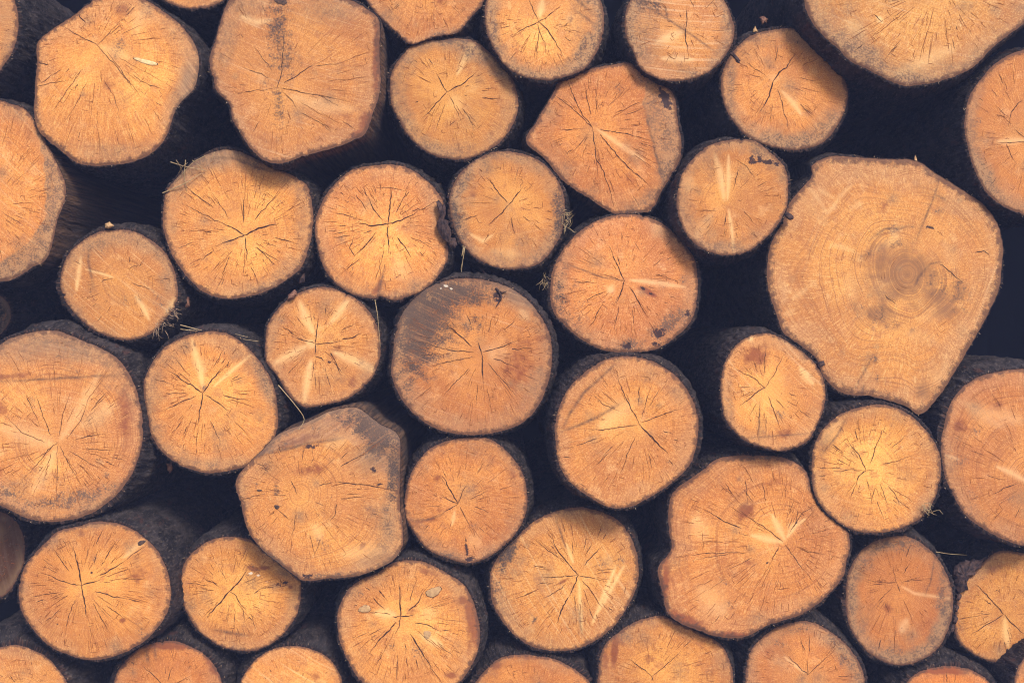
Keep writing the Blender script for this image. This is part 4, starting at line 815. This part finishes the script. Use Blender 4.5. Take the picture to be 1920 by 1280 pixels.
rs = random.Random(5)
def fan(cx, cy, y, n, lo, hi, a0, a1, w=.9, curl=6, spread=6):
    out = []
    for _ in range(n):
        a = math.radians(rs.uniform(a0, a1)); ln = rs.uniform(lo, hi); sx, sy = cx + rs.uniform(-spread, spread), cy + rs.uniform(-spread, spread)
        mx, my = sx + math.cos(a) * ln * .5 + rs.uniform(-curl, curl), sy + math.sin(a) * ln * .5 + rs.uniform(-curl, curl)
        out.append(([(sx, sy, y), (mx, my, y - rs.uniform(0, .012)), (sx + math.cos(a) * ln, sy + math.sin(a) * ln, y + rs.uniform(-.02, .01))], w * rs.uniform(.7, 1.3)))
    return out

yN = BY['N']['y'] - .006
tube_set('straw_tuft', [([(320,304,yN-.01),(345,312,yN-.02),(388,320,yN)],2.), ([(385,292,yN-.02),(360,305,yN-.02),(330,340,yN)],1.8), ([(348,300,yN-.02),(345,330,yN-.01),(350,358,yN)],1.8),
                       ([(305,362,yN),(345,345,yN-.01),(378,325,yN)],2.2), ([(335,325,yN),(342,312,yN-.02),(352,305,yN-.02)],1.4), ([(402,285,yN-.01),(398,300,yN-.01)],1.2), ([(360,300,yN-.02),(375,312,yN-.01),(385,322,yN)],1.3),
                       ([(330,300,yN-.02),(336,308,yN-.02),(345,330,yN)],1.2)],
         M_STRAW, 'tuft of dry straw stuck on the upper left shoulder of the star-cracked log', 'straw')
tube_set('straw_tuft', fan(1062, 420, -.012, 16, 6, 20, -110, 110, 1.2, 5, 9) + fan(1058, 400, -.012, 8, 6, 14, -40, 60, 1.6, 3, 5), M_STRAW,
         'small wad of straw at the right edge of the small X-cracked log', 'straw')
tube_set('straw_tuft', fan(1026, 530, -.012, 12, 6, 18, 60, 290, 1., 5, 8), M_STRAW, 'small wad of dry fibres at the left edge of the mould-spotted orange log', 'straw')
tube_set('straw_tuft', fan(1740, 950, -.055, 14, 8, 24, 10, 110, 1.2, 7, 9), M_STRAW, 'wisp of fibres hanging at the lower right of the bright golden log', 'straw')
tube_set('straw_tuft', fan(305, 612, -.01, 20, 6, 22, 0, 120, .8, 7, 15) + fan(322, 585, -.01, 14, 6, 16, -20, 80, 1., 4, 10), M_FIBRE, 'frayed pale fibres below the lower right of the small frayed log at left', 'straw')
tube_set('straw', [([(338,609,-.03),(380,620,-.02),(430,632,-.02),(485,640,-.01)],1.8)], M_STRAW, 'long thin straw lying above the two-streaked log, the upper of two', 'straw')
tube_set('straw', [([(338,617,-.03),(365,620,-.02),(425,622,-.02),(465,632,-.01)],1.5)], M_STRAW, 'long thin straw lying above the two-streaked log, the lower of two', 'straw')
tube_set('straw', [([(872,462,-.01),(868,485,-.02),(865,510,-.02)],1.8), ([(869,465,-.01),(866,480,-.015)],3.), ([(868,460,-.01),(870,478,-.02),(864,505,-.03)],1.2)], M_STRAW, 'short split straw hanging below the shaggy bark scraps', 'straw')
tube_set('straw', [([(703,562,-.01),(708,590,-.01),(713,650,-.01)],1.8)], M_STRAW, 'upright straw below the notch of the cross-cracked log', 'straw')
tube_set('straw', [([(522,722,-.06),(548,752,-.07),(574,785,-.085),(560,805,-.09)],2.)], M_STRAW, 'bent straw dangling onto the slab of the blocky log', 'straw')
tube_set('straw', [([(1755,1034,.02),(1780,1038,.03),(1812,1040,.06)],1.4)], M_STRAW, 'thin straw bridging to the ragged bark at lower right', 'straw')
tube_set('twig', [([(895,495,.06),(915,520,.02),(940,548,-.045)],6.), ([(930,540,-.045),(942,556,-.05),(930,575,-.05)],4.5), ([(938,550,-.045),(950,546,-.05)],3.5)], M_SCRAP,
         'short dark twig sticking onto the top of the large dark-stained log', 'twig')

def scrap(name, pts, y, mat, label, thick=.006, jag=1.2, seed=1, steps=3, cat='bark'):
    """a flake of bark: a jagged outline with a rough, domed front and real thickness"""
    r = random.Random(seed); P = []
    n0 = len(pts)
    for i in range(n0):
        a, b = pts[i], pts[(i + 1) % n0]
        for s in range(steps):
            t = s / steps; P.append((a[0] + (b[0] - a[0]) * t + r.uniform(-jag, jag), a[1] + (b[1] - a[1]) * t + r.uniform(-jag, jag)))
    n = len(P); cx = sum(p[0] for p in P) / n; cy = sum(p[1] for p in P) / n
    V, Q, T_ = [], [], []
    for f, dz in ((1, thick), (1, 0), (.7, -thick * .7), (.35, -thick)):
        for p in P:
            V.append(w3(cx + (p[0] - cx) * f + r.uniform(-.4, .4), cy + (p[1] - cy) * f + r.uniform(-.4, .4), y + dz + r.uniform(-.15, .15) * thick))
    V.append(w3(cx, cy, y - thick)); V.append(w3(cx, cy, y + thick))
    for k in range(3):
        for i in range(n): Q.append((k*n + i, (k+1)*n + i, (k+1)*n + (i+1) % n, k*n + (i+1) % n))
    for i in range(n): T_.append((3*n + i, 4*n, 3*n + (i+1) % n)); T_.append((i, (i+1) % n, 4*n + 1))
    V = np.array(V); org = V.mean(0)
    o = link(name, make_mesh(name, V - org, Q, [mat], None, None, False, T_)); o.location = org
    o['label'] = label; o['category'] = cat
    return o

scrap('bark_scrap', [(819,378),(825,375),(828,385),(833,381),(836,398),(832,410),(840,415),(846,440),(843,455),(830,447),(820,432),(818,420),(826,405),(820,395)], -.014, M_SCRAP,
      'shaggy black scrap of torn bark wedged between the cross-cracked and X-cracked logs', .008, 1.6, 3)
scrap('bark_scrap', [(838,448),(852,445),(858,460),(850,466),(841,460)], -.008, M_SCRAP, 'small dark bark flake just below the shaggy torn scrap', .006, 1.2, 4)
scrap('bark_chip', [(1470,399),(1476,397),(1487,404),(1488,411),(1482,413),(1472,407)], -.02, M_SCRAP, 'small black chip at the left edge of the biggest pale log, near its middle', .004, .5, 5, 2, 'bark chip')
scrap('bark_chip', [(1533,679),(1545,676),(1547,684),(1536,689)], -.108, M_SCRAP, 'small dark chip at the upper right edge of the smudged jutting log', .004, .5, 6, 2, 'bark chip')
scrap('bark_chip', [(1368,100),(1374,97),(1384,106),(1391,115),(1388,121),(1380,119),(1378,110)], .018, M_SCRAP, 'dark hook of bark on the upper left rim of the log with the two-armed crack', .005, .8, 7, 2, 'bark chip')
scrap('bark_flake', [(548,546),(554,543),(556,552),(548,560),(540,562),(541,553)], -.01, M_REDBARK, 'reddish bark flake at the top left of the eight-sided log', .005, 1., 8, 2, 'bark flake')
scrap('bark_flake', [(566,505),(572,508),(571,528),(560,532),(562,518)], .03, M_SCRAP, 'dark hanging flake below the right side of the star-cracked log', .005, 1., 9, 2, 'bark flake')
scrap('bark_flake', [(344,558),(354,556),(356,575),(346,577)], .04, M_REDBARK, 'small reddish flake in the gap right of the small frayed log', .005, 1.2, 10, 2, 'bark flake')
scrap('bark_flake', [(1424,33),(1432,30),(1440,36),(1438,43),(1428,46)], .05, M_REDBARK, 'reddish flake in the dark gap above the log with the sloping two-armed crack', .006, 1., 11, 2, 'bark flake')
scrap('bark_flake', [(1412,56),(1416,49),(1421,60),(1412,61)], .022, M_KNOT, 'tiny pale splinter on top of the log with the sloping two-armed crack', .003, .6, 12, 2, 'splinter')
scrap('bark_flake', [(197,419),(206,416),(214,424),(204,429),(198,427)], -.004, M_KNOT, 'small tan flake on the bark above the small frayed log', .005, .8, 13, 2, 'bark flake')
scrap('bark_flake', [(312,868),(322,868),(324,880),(318,888),(314,880)], .05, M_REDBARK, 'small flake hanging in the gap below the two-streaked log', .004, 1., 14, 2, 'bark flake')
scrap('wood_splinter', [(1713,300),(1716,291),(1720,303),(1716,306)], .024, M_KNOT, 'single upright splinter on the top edge of the biggest pale log', .003, .5, 15, 2, 'splinter')
scrap('bark_scrap', [(1852,1043),(1832,1050),(1812,1046),(1792,1062),(1786,1080),(1793,1092),(1788,1102),(1802,1112),(1812,1104),(1800,1096),(1822,1080),(1834,1068)], .055, M_SCRAP,
      'ragged black bark curling off the upper left of the log at the lower right edge', .012, 4., 16, 4)
for q, (xx, yy, s_) in enumerate([(1800,1118,9), (1796,1140,8), (1793,1160,9), (1788,1178,10)]):
    scrap('bark_scrap', [(xx-s_,yy-6),(xx,yy-8),(xx+3,yy),(xx-1,yy+8),(xx-s_,yy+6),(xx-s_*.4,yy)], .058, M_SCRAP,
          ['jagged black bark tooth, first below the curling bark at lower right', 'jagged black bark tooth, second below the curling bark at lower right',
           'jagged black bark tooth at lower right, second from the bottom of the row', 'jagged black bark tooth at lower right, the lowest of the row'][q], .006, 1.5, 20 + q, 2)

# ---------------------------------------------------------------- dark box added behind the pile, its walls and roof shade the gaps
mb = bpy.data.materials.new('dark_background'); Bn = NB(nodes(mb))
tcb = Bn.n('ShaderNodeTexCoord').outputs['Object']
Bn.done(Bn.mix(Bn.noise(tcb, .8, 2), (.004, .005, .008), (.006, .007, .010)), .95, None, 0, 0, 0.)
bx_, z_0, z_1, yf, yb_ = 1.95, -1.45, 1.5, .25, 2.25
bgm = make_mesh('shade_box', [(-bx_, yf, z_0), (bx_, yf, z_0), (bx_, yf, z_1), (-bx_, yf, z_1), (-bx_, yb_, z_0), (bx_, yb_, z_0), (bx_, yb_, z_1), (-bx_, yb_, z_1)],
                [(4,5,6,7), (0,1,5,4), (1,2,6,5), (2,3,7,6), (3,0,4,7)], [mb], None, None, False)
bgo = link('shade_box', bgm); bgo['kind'] = 'structure'

# ---------------------------------------------------------------- faint bluish veil volume, added to lift the dark gaps to navy
hz = bpy.data.materials.new('added_haze'); hz.use_nodes = True; ht = hz.node_tree; ht.nodes.clear()
pv = ht.nodes.new('ShaderNodeVolumePrincipled'); ho = ht.nodes.new('ShaderNodeOutputMaterial')
pv.inputs['Color'].default_value = (.42, .50, .95, 1); pv.inputs['Density'].default_value = ADDED_HAZE
ht.links.new(pv.outputs[0], ho.inputs['Volume'])
x0, x1, ya, yb, z0, z1 = -9.5, 9.5, -3.6, 2.6, -6.5, 7.5
hv = [(x, y, z) for x in (x0, x1) for y in (ya, yb) for z in (z0, z1)]
hm = make_mesh('added_haze', hv, [(0,1,3,2),(4,6,7,5),(0,4,5,1),(2,3,7,6),(0,2,6,4),(1,5,7,3)], [hz], None, None, False)
ho_ = link('added_haze', hm); ho_['kind'] = 'stuff'; ho_['label'] = 'faint bluish veil added to lift the dark gaps between the logs to navy'; ho_['category'] = 'added_haze'

# ---------------------------------------------------------------- light
w = bpy.data.worlds.new('World'); scene.world = w; w.use_nodes = True
nt = w.node_tree; nt.nodes.clear()
sky = nt.nodes.new('ShaderNodeTexSky'); sky.sky_type = 'NISHITA'; sky.sun_disc = False
SUN_EL, SUN_AZ = 34.0, 20.0      # degrees above the horizon, degrees to the right of straight in front of the pile
sky.sun_elevation = math.radians(SUN_EL); sky.air_density = 1.0; sky.dust_density = 2.0; sky.ozone_density = 1.0
bgn = nt.nodes.new('ShaderNodeBackground'); bgn.inputs[1].default_value = .12
on = nt.nodes.new('ShaderNodeOutputWorld')
nt.links.new(sky.outputs[0], bgn.inputs[0]); nt.links.new(bgn.outputs[0], on.inputs[0])
# direction from scene to the sun: in front of the pile (-y), right (+x), up
a = math.radians(SUN_AZ); e = math.radians(SUN_EL)
sd = (math.sin(a) * math.cos(e), -math.cos(a) * math.cos(e), math.sin(e))
sky.sun_rotation = math.atan2(sd[0], sd[1])
sl = bpy.data.lights.new('sun', 'SUN'); sl.energy = 2.3; sl.angle = math.radians(13); sl.color = (1., .93, .84)
so = bpy.data.objects.new('sun', sl); COL.objects.link(so)
from mathutils import Vector
so.rotation_euler = Vector(sd).to_track_quat('Z', 'Y').to_euler()
so.location = (3, -6, 5)

# ---------------------------------------------------------------- camera
cam = bpy.data.cameras.new('camera'); co = bpy.data.objects.new('camera', cam); COL.objects.link(co)
cam.sensor_width = 36; cam.lens = 36 * D / 2.4; cam.clip_end = 100; cam.clip_start = .05
co.location = (0, -D, 0); co.rotation_euler = (math.radians(90), 0, 0)
scene.camera = co
scene.view_settings.view_transform = 'Standard'; scene.view_settings.look = 'None'
scene.view_settings.gamma = 1; scene.view_settings.use_curve_mapping = False
scene.view_settings.exposure = 0.7
scene.render.engine = 'CYCLES'
scene.cycles.use_denoising = True; scene.cycles.denoising_prefilter = 'ACCURATE'; scene.cycles.denoising_input_passes = 'RGB_ALBEDO_NORMAL'
scene.cycles.filter_width = 1.15
scene.cycles.max_bounces = 5; scene.cycles.diffuse_bounces = 3; scene.cycles.glossy_bounces = 2
